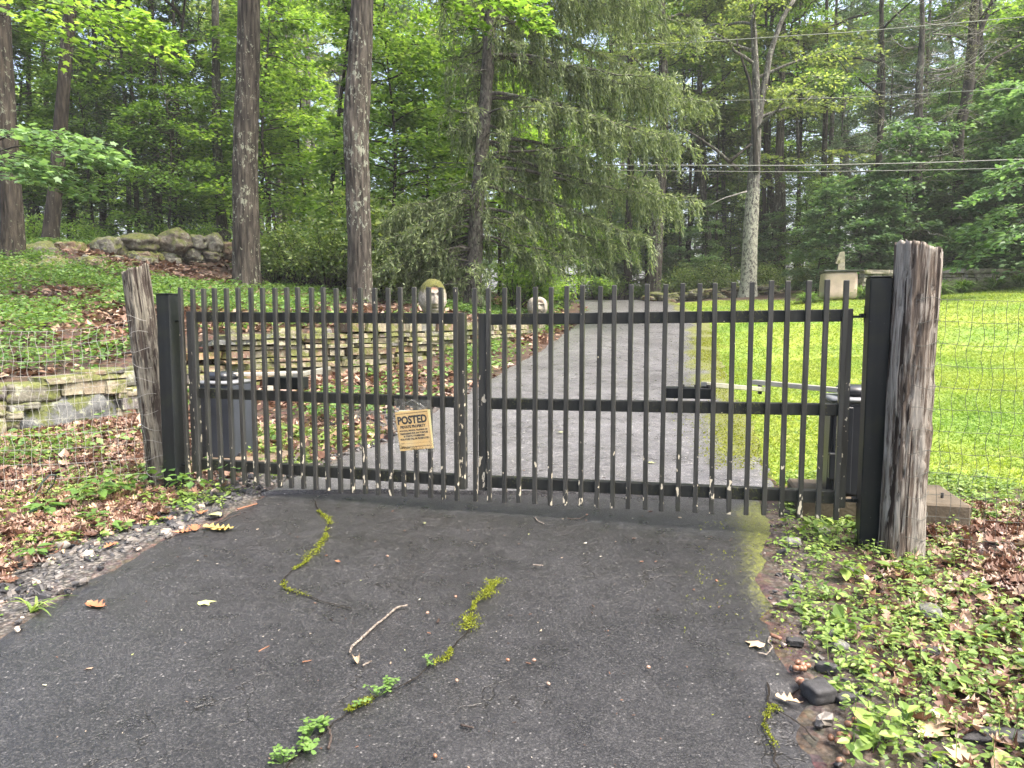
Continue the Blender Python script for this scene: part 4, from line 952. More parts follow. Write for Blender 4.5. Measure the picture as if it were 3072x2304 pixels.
def kind_tall(seed, h, bare, nlimb, Lm, nsp, nl, size, mat, bark, r=.17, tpl=RHOMB):
    global rng; rng = np.random.default_rng(seed)
    tb, cb = MB(), MB(); zz = np.linspace(0, h, 14); P = np.stack([.04 * h * vnoise(np.stack([zz * .12, zz * 0, zz * 0 + seed], -1), seed), .04 * h * vnoise(np.stack([zz * .12, zz * 0 + 7, zz * 0 + seed], -1), seed), zz], -1); P[:, :2] -= P[0, :2]
    trunk_geo(tb, P, np.linspace(r, .04, 8) , 12, 2, 0, seed, .45)
    for i in range(nlimb):
        f = (i + rng.random()) / nlimb; z = bare + (h - bare) * f; L = Lm * (1 - .5 * f) * rng.uniform(.55, 1.15); az = rng.uniform(0, 6.283); out = np.array([math.cos(az), math.sin(az), 0])
        t = np.linspace(0, 1, 8); B = np.array([np.interp(z, zz, P[:, 0]), np.interp(z, zz, P[:, 1]), z]) + out * (L * t)[:, None]; B[:, 2] += L * (rng.uniform(.2, .7) * t - .25 * t * t); B += rng.normal(0, .05 * L, B.shape) * t[:, None]
        limb(tb, B, .02 + .012 * L, .01, 5)
        for k in range(nsp):
            tt = rng.uniform(.25, 1); q = np.array([np.interp(tt, t, B[:, c]) for c in range(3)])
            spray(cb, tb, q, az + rng.normal(0, 1.0), rng.uniform(.6, 1.5), rng.uniform(-.1, .4), rng.uniform(.1, .5), nl, size, tpl, .32, .45, .05, .008)
    return tb.mesh('trunk', bark), cb.mesh('crown', mat, False)
def kind_conifer(seed, h, h0, nb, Lm, nl, size, mat, bark, droop=.35, r=.13, plume=False, tw=True, wf=.2):
    global rng; rng = np.random.default_rng(seed)
    tb, cb = MB(), MB(); zz = np.linspace(0, h, 10); P = np.stack([0 * zz, 0 * zz, zz], -1); trunk_geo(tb, P, np.linspace(r, .02, 8), 10, 2, 0, seed, .35)
    for i in range(nb):
        f = (i + rng.random()) / nb; z = h0 + (h - h0) * f; L = (Lm * (1 - f) + .5) * rng.uniform(.55, 1.1); az = rng.uniform(0, 6.283)
        if not plume: spray(cb, tb, (0, 0, z), az, L, rng.uniform(0, .2), droop * rng.uniform(.6, 1.3), int(nl * L / Lm) if rng.random() > .15 or f > .4 else 0, size, NEED, wf, .35, .12, .007 + .004 * L, .04)
        else:
            out = np.array([math.cos(az), math.sin(az), 0]); t = np.linspace(0, 1, 7); B = np.array([0, 0, z]) + out * (L * t)[:, None]; B[:, 2] += L * (.05 * t + .12 * t * t); limb(tb, B, .01 + .006 * L, .005, 5)
            nt_ = int(nl * L / Lm); tt = rng.uniform(.3, 1, nt_); Q = np.stack([np.interp(tt, t, B[:, c]) for c in range(3)], -1); lat = np.array([-out[1], out[0], 0]); Q += lat * (rng.normal(0, .16 * L, nt_) * (1.1 - tt))[:, None]; Q[:, 2] += rng.normal(.02, .05, nt_)
            k = 9; Q = np.repeat(Q, k, 0); A = rng.normal(0, 1, (len(Q), 3)); A[:, 2] = np.abs(A[:, 2]) * .6 + .1; A += out * .8
            stamp(cb, NEED[0] * np.array([.6, 1, 1]), NEED[1], Q, frames(rdir(len(Q), .5, .8), A), size * rng.uniform(.7, 1.2, len(Q)))
    return tb.mesh('trunk', bark), cb.mesh('crown', mat, False)
def kind_shrub(seed, h, rad, nst, nl, size, mat, tpl=RHOMB):
    global rng; rng = np.random.default_rng(seed)
    tb, cb = MB(), MB()
    for i in range(nst):
        az = rng.uniform(0, 6.283); L = rad * rng.uniform(.3, 1); t = np.linspace(0, 1, 6); B = np.array([0, 0, 0]) + np.array([math.cos(az), math.sin(az), 0]) * (L * t ** .8)[:, None]; B[:, 2] = h * rng.uniform(.45, 1.0) * t ** .7; B += rng.normal(0, .05, B.shape) * t[:, None]; limb(tb, B, .016, .004, 4)
        for k in range(4):
            tt = rng.uniform(.4, 1); q = np.array([np.interp(tt, t, B[:, c]) for c in range(3)]); n = nl // 4; D = rng.normal(0, 1, (n, 3)); Q = q + D * np.array([.2, .2, .13]) * h / 1.8; stamp(cb, tpl[0], tpl[1], Q, frames(rdir(n, .9, .6), D * np.array([1, 1, .4]) + rng.normal(0, .3, (n, 3))), size * rng.uniform(.6, 1.2, n))
    return tb.mesh('stem', MAT_DARKBARK), cb.mesh('foliage', mat, False)
KIND = {
    'maple': [kind_maple(1, 8.5, 52, 1.3, 2.6, 330, .15, LM_MAPLE, MAT_DARKBARK), kind_maple(2, 7.5, 48, .9, 2.4, 320, .15, LM_MAPLE, MAT_GREYBARK)],
    'light': [kind_maple(3, 9, 50, 1.6, 2.8, 300, .17, LM_LIGHT, MAT_DARKBARK, .07), kind_maple(4, 7, 44, .8, 2.3, 290, .16, LM_LIGHT, MAT_DARKBARK)],
    'cool': [kind_maple(5, 6.5, 46, .5, 2.6, 300, .17, LM_COOL, MAT_DARKBARK, .05, MAPLE), kind_maple(6, 8, 50, .8, 2.5, 300, .16, LM_COOL, MAT_DARKBARK)],
    'tall': [kind_tall(11, 19, 5.5, 34, 4.2, 10, 46, .20, LM_OAK, MAT_GREYBARK, .18), kind_tall(12, 20, 7, 32, 4.4, 10, 46, .20, LM_MAPLE, MAT_OAKBARK, .2), kind_tall(13, 17, 4.5, 34, 4.0, 10, 46, .2, LM_LIGHT, MAT_DARKBARK, .15)],
    'hemlock': [kind_conifer(21, 15, .9, 120, 2.8, 190, .19, LM_HEM, MAT_DARKBARK), kind_conifer(22, 12, .6, 100, 2.6, 180, .19, LM_HEM, MAT_DARKBARK, .3, .1)],
    'pine': [kind_conifer(31, 18, 4.5, 60, 3.6, 60, .2, LM_PINE, MAT_GREYBARK, 0, .16, True)],
    'shrub': [kind_shrub(41, 1.7, 1.1, 22, 110, .10, LM_LAUREL), kind_shrub(42, 1.2, .9, 18, 100, .10, LM_LIGHT)],
}
PROTO = {}
NAMES = {'maple': 'maple_sapling', 'light': 'maple_sapling', 'cool': 'maple_sapling', 'tall': 'woodland_tree', 'hemlock': 'hemlock_tree', 'pine': 'white_pine', 'shrub': 'shrub'}
CATS = {'maple': 'tree', 'light': 'tree', 'cool': 'tree', 'tall': 'tree', 'hemlock': 'conifer', 'pine': 'conifer', 'shrub': 'shrub'}
WORD = {'maple': 'green tiered maple sapling', 'light': 'bright young maple', 'cool': 'blue green maple sapling', 'tall': 'tall slim leafy tree', 'hemlock': 'dark drooping hemlock', 'pine': 'feathery white pine', 'shrub': 'low broadleaf shrub'}
rp = random.Random(99)
LAND = [(42, 'leftmost thick trunk'), (180, 'trunk leaning right'), (475, 'central dark trunk'), (735, 'straight oak'), (935, 'pale birches'), (1078, 'lichen flecked oak'), (1440, 'spruce trunk'), (1760, 'end of the drive'), (1968, 'lit drive end trunk'), (2250, 'pale lichened trunk'), (2515, 'pedestal'), (2755, 'half dead hemlock'), (2890, 'gnarled black tree'), (3060, 'right picture edge')]
def land_label(word, x, y):
    px = 1536 + x / y * FPX; lp, nm = min(LAND, key=lambda q: abs(q[0] - px)); side = 'behind' if abs(lp - px) < 30 else ('left of' if px < lp else 'right of')
    dep = 'close' if y < 22 else ('a few steps back' if y < 27 else ('well back' if y < 34 else ('deep in' if y < 45 else ('far off' if y < 65 else 'farthest row'))))
    return f'{word}, {dep}, {side} the {nm}'
def plant(kind, v, x, y, sc=1.0, label=None, group=None, dz=0.0, rz=None, szz=1.0):
    tm, cm = KIND[kind][v % len(KIND[kind])]
    zone = 'in the woods on the left' if x < -2.0 - (y - 15) * .1 else ('beyond the end of the drive' if x < .28 * y else 'in the woods on the right')
    dep = 'standing near' if y < 24 else ('standing back' if y < 40 else 'far back')
    label = label or land_label(WORD[kind], x, y); group = group or 'woodland ' + NAMES[kind].replace('_', ' ') + 's'
    o = thing(NAMES[kind], label, CATS[kind], (x, y, Hf(x, y) - .05 + dz), rp.uniform(0, 6.28) if rz is None else rz, group)
    o.scale = (sc, sc, sc * szz)
    link('stem' if kind == 'shrub' else 'trunk', tm, o); link('foliage' if kind == 'shrub' else 'crown', cm, o); return o

# ---- the two big trunks and the other individual trees of the photograph
def hero(name, label, pxs, Y, widths, bark, fur=.06, crown=None, n=64, rings=12, group=None, flare=.35, tree_seed=0, top_extra=6.0, fl_h=.3):
    """trunk through photograph points (px,py) at distance Y; first point is the foot"""
    global rng; rng = np.random.default_rng(1000 + tree_seed)
    P = np.array([at(a, b_, Y) for a, b_ in pxs]); P[0, 2] = Hf(P[0, 0], P[0, 1]) - .15
    r = np.array([w / 2 / FPX * Y for w in widths]); d = P[-1] - P[-2]; d = d / np.linalg.norm(d); P = np.vstack([P, P[-1] + d * top_extra]); r = np.r_[r, r[-1] * .6]
    o = thing(name, label, 'tree', P[0], 0, group); tb = MB(); seg = np.r_[0, np.cumsum(np.linalg.norm(np.diff(P, axis=0), axis=1))]; ts = np.linspace(0, seg[-1], 24)
    Q = np.stack([np.interp(ts, seg, P[:, k]) for k in range(3)], -1); rr = np.interp(ts, seg, r); Q[:, :2] += .01 * rr.mean() * rng.normal(0, 1, (24, 2))
    trunk_geo(tb, Q - P[0], rr, n, rings, fur, tree_seed, flare, fl_h); tb.obj('trunk', bark, o)
    if crown:
        cb = MB(); z0, nlm, Lm, mat = crown; top = P[-1] - P[0]; zs0 = np.linspace(z0, top[2] + 1.0, nlm)
        for z in zs0:
            bb = MB(); az = rng.uniform(0, 6.283); L = Lm * rng.uniform(.5, 1.1); b0 = np.array([np.interp(z, (P - P[0])[:, 2], (P - P[0])[:, k]) for k in (0, 1)] + [z]); out = np.array([math.cos(az), math.sin(az), 0]); t = np.linspace(0, 1, 8); B = b0 + out * (L * t)[:, None]; B[:, 2] += L * (.45 * t - .2 * t * t); B += rng.normal(0, .04 * L, B.shape) * t[:, None]; limb(bb, B, .03 + .01 * L, .012, 6)
            for k in range(8):
                tt = rng.uniform(.3, 1); q = np.array([np.interp(tt, t, B[:, c]) for c in range(3)]); spray(cb, bb, q, az + rng.normal(0, 1), rng.uniform(.7, 1.5), .1, .35, 62, .135, RHOMB, .32, .45, .05, .008)
            bb.obj('limb', bark, o)
        cb.obj('crown', mat, o, False)
    return o
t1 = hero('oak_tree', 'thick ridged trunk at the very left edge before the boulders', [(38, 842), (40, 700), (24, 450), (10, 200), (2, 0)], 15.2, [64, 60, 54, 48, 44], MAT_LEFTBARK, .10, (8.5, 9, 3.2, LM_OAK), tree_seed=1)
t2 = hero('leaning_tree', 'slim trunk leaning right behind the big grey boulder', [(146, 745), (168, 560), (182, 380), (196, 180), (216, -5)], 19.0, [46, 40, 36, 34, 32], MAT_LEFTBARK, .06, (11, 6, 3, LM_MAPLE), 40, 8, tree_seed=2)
oa = hero('oak_tree', 'straight ridged oak trunk between the boulder wall and the gate', [(742, 878), (738, 700), (735, 500), (741, 300), (746, 120), (748, -5)], 16.0, [76, 74, 70, 68, 64, 60], MAT_OAKBARK, .11, (8.6, 9, 3.4, LM_OAK), tree_seed=3)
ob = hero('oak_tree', 'lichen flecked oak trunk with a burl beside the stone head', [(1080, 945), (1078, 700), (1073, 540), (1066, 410), (1074, 260), (1084, 110), (1086, -5)], 14.6, [74, 70, 70, 76, 70, 68, 64], MAT_OAKBARK2, .11, (8.4, 9, 3.2, LM_LIGHT), tree_seed=5, flare=.2)
lt = hero('lichen_tree', 'pale lichen covered trunk beside the lawn, dark streaked above', [(2243, 892), (2248, 780), (2255, 640), (2262, 520), (2270, 390), (2268, 250), (2262, 100), (2252, -5)], 26.0, [50, 46, 41, 34, 29, 21, 17, 14], MAT_LICHBARK, .05, (6.0, 26, 3.8, LM_OAK), 40, 8, tree_seed=6, flare=.3)
def extra_limb(o, name, pxs, Y, r0, r1, bark, n=12):
    P = np.array([at(a, b_, Y) for a, b_ in pxs]); P = resample(P, .25); P += np.cumsum(rng.normal(0, .006, P.shape), 0); V, F = tube_vf(P - np.array(o.location), np.linspace(r0, r1, len(P)), n); return MB().addmix(V, F).obj(name, bark, o)
extra_limb(lt, 'fork', [(2268, 420), (2290, 260), (2312, 150), (2345, 60), (2390, -10)], 26, .14, .07, MAT_LICHBARK)
extra_limb(lt, 'limb', [(2268, 520), (2262, 400), (2250, 250), (2215, 150), (2205, 100)], 25.8, .10, .03, MAT_DARKBARK)
extra_limb(lt, 'limb', [(2215, 510), (2150, 450), (2080, 400), (2040, 378)], 25.7, .07, .03, MAT_GREYBARK)
extra_limb(lt, 'limb', [(2185, 490), (2225, 455), (2262, 425)], 25.6, .06, .04, MAT_DARKBARK)
extra_limb(lt, 'dead_branch', [(2240, 575), (2180, 592), (2140, 610), (2120, 622)], 25.6, .035, .012, MAT_BIRCH)
hero('woodland_tree', 'straight brown trunk with lichen patches at the end of the drive', [(1962, 900), (1968, 760), (1975, 620), (1985, 500), (1990, 350), (1990, 200), (1985, 0)], 29.0, [42, 38, 36, 34, 30, 26, 20], MAT_OAKBARK2, .05, (6, 16, 3.8, LM_OAK), 32, 6, tree_seed=7)
hero('woodland_tree', 'dark trunk left of the drive end near the spruce', [(1885, 898), (1884, 700), (1890, 600), (1893, 400), (1890, 150)], 31.0, [26, 24, 22, 20, 16], MAT_DARKBARK, .04, (9, 7, 3, LM_MAPLE), 24, 5, tree_seed=8)
hero('woodland_tree', 'slender dark trunk seen under the spruce boughs', [(1822, 898), (1826, 760), (1830, 600), (1832, 300)], 32.0, [20, 18, 16, 12], MAT_DARKBARK, .04, (8, 6, 3, LM_MAPLE), 20, 5, tree_seed=9)
hero('woodland_tree', 'thin black trunk between the lichened trunk and the lit one', [(2172, 870), (2174, 700), (2170, 560), (2172, 300), (2165, 0)], 33.0, [14, 13, 12, 10, 8], MAT_DARKBARK, .03, (9, 8, 3, LM_MAPLE), 16, 4, tree_seed=10)
hero('woodland_tree', 'broad dark trunk right behind the pale lichened one', [(2335, 880), (2338, 760), (2342, 600), (2338, 480), (2345, 250)], 30.0, [40, 36, 30, 26, 18], MAT_OAKBARK, .04, (8, 9, 3, LM_MAPLE), 28, 5, tree_seed=11)
hero('woodland_tree', 'dark blotchy trunk among saplings left of the pedestal', [(2455, 860), (2462, 700), (2470, 560), (2478, 300), (2480, 50)], 31.0, [30, 22, 17, 13, 9], MAT_DARKBARK, .04, (8, 8, 3, LM_COOL), 20, 5, tree_seed=12)
dh = hero('dead_hemlock', 'grey trunk of a half dead hemlock with bare looping branches', [(2755, 830), (2752, 650), (2752, 450), (2758, 250), (2768, 100), (2765, -10)], 24.0, [28, 27, 25, 21, 15, 12], MAT_GREYBARK, .03, None, 20, 6, tree_seed=13)
dt = hero('gnarled_tree', 'black gnarled trunk curving up at the far right', [(2862, 830), (2868, 650), (2880, 480), (2870, 410), (2902, 300), (2912, 180), (2920, 60), (2925, -10)], 26.0, [32, 30, 30, 26, 30, 26, 22, 20], MAT_DARKBARK, .03, (9, 8, 3, LM_LIGHT), 20, 6, tree_seed=14)
extra_limb(dt, 'limb', [(2912, 220), (2935, 110), (2968, 40), (2990, -20)], 26, .11, .06, MAT_DARKBARK); extra_limb(dt, 'limb', [(2868, 420), (2850, 405), (2848, 380)], 26, .1, .05, MAT_DARKBARK); extra_limb(dt, 'limb', [(2915, 260), (2985, 175), (3072, 130)], 26, .06, .03, MAT_DARKBARK)
hero('woodland_tree', 'dark trunk in the shade behind the boulders, central one', [(475, 715), (468, 500), (460, 300), (455, 100), (452, -10)], 24.0, [30, 26, 23, 18, 15], MAT_DARKBARK, .04, (10, 8, 3, LM_MAPLE), 20, 5, tree_seed=15)
hero('woodland_tree', 'grey brown trunk left of the straight oak behind the boulders', [(672, 725), (658, 560), (650, 400), (648, 200), (645, -10)], 22.0, [32, 29, 27, 23, 20], MAT_GREYBARK, .05, (10, 8, 3, LM_MAPLE), 24, 6, tree_seed=16)
hero('sapling_tree', 'thin dark sapling trunk leaning right beside the lichen flecked oak', [(990, 760), (992, 600), (1008, 420), (1022, 300), (1040, 160)], 20.0, [14, 13, 13, 11, 9], MAT_DARKBARK, .02, (5, 9, 2.2, LM_LIGHT), 12, 5, tree_seed=17, top_extra=2)
hero('sapling_tree', 'slim pole trunk in the shade behind the second boulder', [(388, 715), (386, 560), (380, 400), (370, 250)], 23.0, [14, 13, 11, 8], MAT_GREYBARK, .02, (7, 7, 2.4, LM_MAPLE), 12, 5, tree_seed=18, top_extra=3)
hero('sapling_tree', 'thin trunk right of the central dark one behind the boulders', [(522, 715), (524, 560), (516, 400), (530, 250), (545, 100)], 23.5, [13, 12, 12, 9, 7], MAT_DARKBARK, .02, (6, 8, 2.4, LM_MAPLE), 12, 5, tree_seed=19, top_extra=3)
hero('birch_tree', 'pale grey birch trunk far behind between the two oaks', [(938, 640), (930, 500), (912, 330), (895, 200), (880, 60)], 31.0, [22, 20, 18, 15, 12], MAT_BIRCH, .02, (9, 8, 3, LM_LIGHT), 14, 5, tree_seed=20)
hero('birch_tree', 'pale trunk far behind, right of the other birch', [(946, 690), (948, 500), (925, 380), (922, 200), (920, 20)], 33.0, [20, 19, 17, 14, 12], MAT_GREYBARK, .02, (9, 8, 3, LM_LIGHT), 14, 5, tree_seed=21)
for px, w, yb, Y, lb in ((215, 26, 725, 25, 'grey trunk in shade right of the leaning trunk'), (92, 20, 720, 26, 'grey trunk in shade between the two left trunks'), (805, 16, 735, 27, 'thin trunk right of the straight oak, low in the woods'), (852, 13, 735, 28, 'thinnest trunk right of the straight oak, low in the woods'), (2110, 12, 868, 32, 'thin trunk in the hemlock shade left of the pale trunk'), (2295, 13, 872, 31, 'thin grey trunk close right of the pale trunk'), (2400, 11, 866, 30, 'thin black trunk left of the blotchy one'), (1940, 10, 892, 36, 'thin distant trunk at the end of the drive'), (2040, 10, 880, 37, 'hair thin distant trunk behind the rubble wall'), (2640, 22, 830, 29, 'dark trunk in shade behind the garden wall'), (2960, 20, 830, 28, 'dark trunk in shade at the far right')):
    hero('woodland_tree', lb, [(px, yb), (px + rp.uniform(-8, 8), 520), (px + rp.uniform(-14, 14), 260), (px + rp.uniform(-20, 20), 0)], Y, [w, w * .85, w * .7, w * .5], rp.choice([MAT_DARKBARK, MAT_GREYBARK, MAT_DARKBARK]), .02, (7.5, 7, 2.6, rp.choice([LM_MAPLE, LM_OAK, LM_MAPLE])), 12, 4, tree_seed=int(px), top_extra=3)

# bare looping branches and thin grey foliage of the half dead hemlock
rng = np.random.default_rng(77); bb, cb = MB(), MB(); o0 = np.array(dh.location)
for i in range(70):
    z = rng.uniform(1.6, 11.5); az = rng.uniform(0, 6.283); L = rng.uniform(.8, 3.4) * (1.15 - z / 16); t = np.linspace(0, 1, 12); out = np.array([math.cos(az), math.sin(az), 0]); b0 = np.array([np.interp(z, [0, 4, 11], [0, -.02, .12]), 0, z]); P = b0 + out * (L * t)[:, None]
    up = rng.uniform(-.1, .75); P[:, 2] += L * (up * t * t - .15 * t); P += np.cumsum(rng.normal(0, .045, P.shape), 0) * t[:, None]; limb(bb, P, .012 + .008 * L, .004, 5)
    for k in range(7):
        tt = rng.uniform(.2, 1); q = np.array([np.interp(tt, t, P[:, c]) for c in range(3)]); spray(cb, bb, q, az + rng.normal(0, 1.1), rng.uniform(.3, 1.0), rng.uniform(-.3, .5), .5, 30 if (k < 4 and z < 8.5) else 10, .11, NEED, .22, .5, .1, .006, .06, .04)
bb.obj('limb', MAT_BIRCH, dh); cb.obj('crown', LM_DEADN, dh, False)

# ---- the weeping spruce
rng = np.random.default_rng(5)
SY = 16.2
sp = thing('weeping_spruce', 'big spruce with hanging curtains of needles beside the drive', 'conifer', (atX(1415, SY), SY, Hf(atX(1415, SY), SY) - .1)); s0 = np.array(sp.location)
TP = np.array([at(a, b_, SY) for a, b_ in [(1412, 915), (1425, 760), (1432, 600), (1448, 430), (1458, 280), (1466, 140), (1474, 0), (1484, -260), (1490, -700)]]) - s0; TP[0] = 0
tb = MB(); trunk_geo(tb, TP, [.2, .17, .16, .15, .135, .12, .10, .07, .03], 36, 10, .03, 3, .4); tb.obj('trunk', MAT_SPRBARK, sp)
bb, cb = MB(), MB()
def trunk_at(z): return np.array([np.interp(z, TP[:, 2], TP[:, 0]), np.interp(z, TP[:, 2], TP[:, 1]), z])
def needles_along(P, step, ln, dens, spread):
    Q = resample(P, step);
    if len(Q) < 2: return
    T = np.gradient(Q, axis=0); T /= np.linalg.norm(T, axis=1, keepdims=True) + 1e-9; Q = np.repeat(Q, dens, 0); T = np.repeat(T, dens, 0); n = len(Q)
    A = T * .9 + rng.normal(0, spread, (n, 3)); stamp(cb, NEED[0], NEED[1], Q + rng.normal(0, .008, Q.shape), frames(rng.normal(0, 1, (n, 3)), A), ln * rng.uniform(.7, 1.3, n))
def bough(z, az, L, rise, droop, hang, up_tip=.12, dens=1.0):
    t = np.linspace(0, 1, 14); out = np.array([math.cos(az), math.sin(az), 0]); lat = np.array([-out[1], out[0], 0]); P = trunk_at(z) + out * (L * t)[:, None]; P[:, 2] += L * (rise * t - droop * t ** 1.5 + up_tip * t ** 4); P += np.cumsum(rng.normal(0, .028, P.shape), 0)
    limb(bb, P, .012 + .008 * L, .006, 6); nsec = int(L * 9.5 * dens)
    for k in range(nsec):
        tt = .12 + .88 * rng.beta(1.5, 1.0); q = np.array([np.interp(tt, t, P[:, c]) for c in range(3)]); sg = rng.choice((-1, 1)); l2 = rng.uniform(.15, .75) * (1.1 - .55 * tt) * min(L, 3) * .42
        u = np.linspace(0, 1, 6); S = q + (lat * sg * rng.uniform(.5, 1) + out * rng.uniform(.2, .8)) * (l2 * u)[:, None]; S[:, 2] -= l2 * .45 * u ** 1.6; limb(bb, S, .006, .003, 3)
        needles_along(S, .06, .12, 2, .45)
        for m_ in range(max(2, int(l2 / .13))):
            uu = rng.uniform(.1, 1); h0_ = np.array([np.interp(uu, u, S[:, c]) for c in range(3)]); hl = hang * rng.uniform(.35, 1.5) * (.5 + .5 * uu); w = np.linspace(0, 1, 5); Hh_ = h0_ + np.stack([rng.normal(0, .05) * w + out[0] * .08 * w, rng.normal(0, .05) * w + out[1] * .08 * w, -hl * w], -1); needles_along(Hh_, .05, .105, 2, .13)
    needles_along(P[6:], .05, .13, 3, .5)
z = .9; 
while z < 15:
    nb_ = 4 if z < 9 else 3
    for k in range(nb_):
        az = rng.uniform(0, 6.283); right = .5 + .5 * math.cos(az - .0)
        Lr = np.interp(z, [.9, 2, 5, 9, 15], [2.4, 3.6, 4.4, 4.6, 3.0]); Ll = np.interp(z, [.9, 1.8, 2.6, 3.2, 6.5, 8, 15], [2.0, 2.3, 2.2, .9, 1.1, 2.2, 2.4])
        L = (Ll + (Lr - Ll) * right ** 1.3) * rng.uniform(.6, 1.08); fr_ = math.sin(az)
        if fr_ < -.45: L *= .5
        low = z < 2.6
        dn = (.85 if right > .35 or low else .45) * (.5 if fr_ < -.45 else 1)
        bough(z, az, L, rng.uniform(.05, .2) if not low else .0, rng.uniform(.28, .5) if not low else rng.uniform(.2, .42), np.interp(z, [1, 3, 8], [.3, .55, .75]), .14, dn)
    z += .30 if z < 8 else .5
# the long boughs that reach over the drive
for zz, az, L, dr_ in ((5.7, -.15, 4.8, .42), (4.9, -.35, 4.4, .50), (3.3, -.1, 4.5, .38), (2.9, -.25, 3.6, .55), (7.2, .1, 4.6, .3), (8.3, -.1, 4.8, .22), (6.5, .35, 4.4, .36), (4.1, .3, 4.2, .42)): bough(zz, az, L, .08, dr_, .6, .12, 1.25)
for i in range(24): bough(rng.uniform(.7, 2.9), math.pi + rng.uniform(-.75, .6), rng.uniform(1.5, 2.5), .12, rng.uniform(.35, .6), .35, .0, 1.5)
bb.obj('limb', MAT_SPRBARK, sp); cb.obj('crown', LM_SPRUCE, sp, False)
print('spruce faces', sum(len(f) for f in cb.F))

# ---- leafy branches that hang into the picture
rng = np.random.default_rng(8)
def hanging(parent_o, name, P0, tips, mat, Y0, size, bark, nl=46, tpl=MAPLE):
    bb, cb = MB(), MB(); o = np.array(parent_o.location)
    for (px, py, Y, L, az) in tips:
        e = at(px, py, Y) - o; s_ = np.array(P0) - o; t = np.linspace(0, 1, 10); P = s_ + (e - s_) * t[:, None]; P[:, 2] += .5 * np.sin(np.pi * t) * .6; limb(bb, P, .02, .006, 5)
        for k in range(5): spray(cb, bb, P[-1] - (P[-1] - P[-3]) * k * .25, az + rng.normal(0, .5), L * rng.uniform(.7, 1.1), .0, .3, nl, size, tpl, .3, .3, .05, .006, .04)
    a = bb.obj(name, bark, parent_o); c = cb.obj('leaves', mat, parent_o, False)
hanging(ob, 'leafy_branch', at(1120, -260, 14.2), [(1290, -20, 12.2, .9, -.3), (1420, 10, 12.0, .9, -.2), (1530, 40, 12.0, .8, -.2), (1610, 95, 12.0, .5, -.3), (1350, 60, 12.6, .6, -.5)], LM_LIGHT, 12, .14, MAT_DARKBARK, 40)
lm = thing('maple_sapling', 'maple reaching pale leaf tiers in from the left edge', 'tree', (-8.9, 11.2, Hf(-8.9, 11.2))); tb = MB(); trunk_geo(tb, [(0, 0, 0), (.1, 0, 2), (.1, .1, 4), (.3, .1, 7)], [.07, .06, .045, .02], 12, 4, 0, 1); tb.obj('trunk', MAT_GREYBARK, lm)
hanging(lm, 'leafy_branch', (-8.8, 11.2, 3.2), [(60, 400, 10.8, 1.3, -.1), (170, 400, 10.6, 1.1, -.2), (40, 500, 10.6, 1.2, -.15), (90, 540, 10.4, .9, -.2), (230, 450, 10.5, .9, -.2), (20, 470, 10.2, 1.0, .1)], LM_COOL, 11, .115, MAT_DARKBARK, 46)
hanging(lm, 'upper_branch', (-8.6, 11.3, 6.0), [(120, 20, 11.5, 1.4, .1), (330, 40, 11.5, 1.3, .0), (420, 110, 11.8, 1.0, -.2), (40, 90, 11.5, 1.3, .2)], LM_LIGHT, 11, .125, MAT_DARKBARK, 40)
rm = thing('ash_sapling', 'broad leaved sapling reaching in at the right edge above the wall', 'tree', (14.6, 18.6, Hf(14.6, 18.6))); tb = MB(); trunk_geo(tb, [(0, 0, 0), (.0, 0, 2), (-.1, .1, 4), (-.2, .1, 6)], [.06, .05, .035, .015], 12, 4, 0, 1); tb.obj('trunk', MAT_GREYBARK, rm)
hanging(rm, 'leafy_branch', (14.5, 18.6, 4.4), [(3060, 550, 18.2, 1.2, 3.1), (2990, 585, 18.0, 1.0, 3.2), (3080, 640, 18, 1.2, 3.0), (2960, 700, 18.2, 1.0, 3.1), (3060, 720, 18, 1.1, 3.2), (2930, 790, 18.4, .7, 3.3), (3100, 480, 18, 1.1, 3.2)], LM_COOL, 18, .19, MAT_DARKBARK, 26, OVATE)

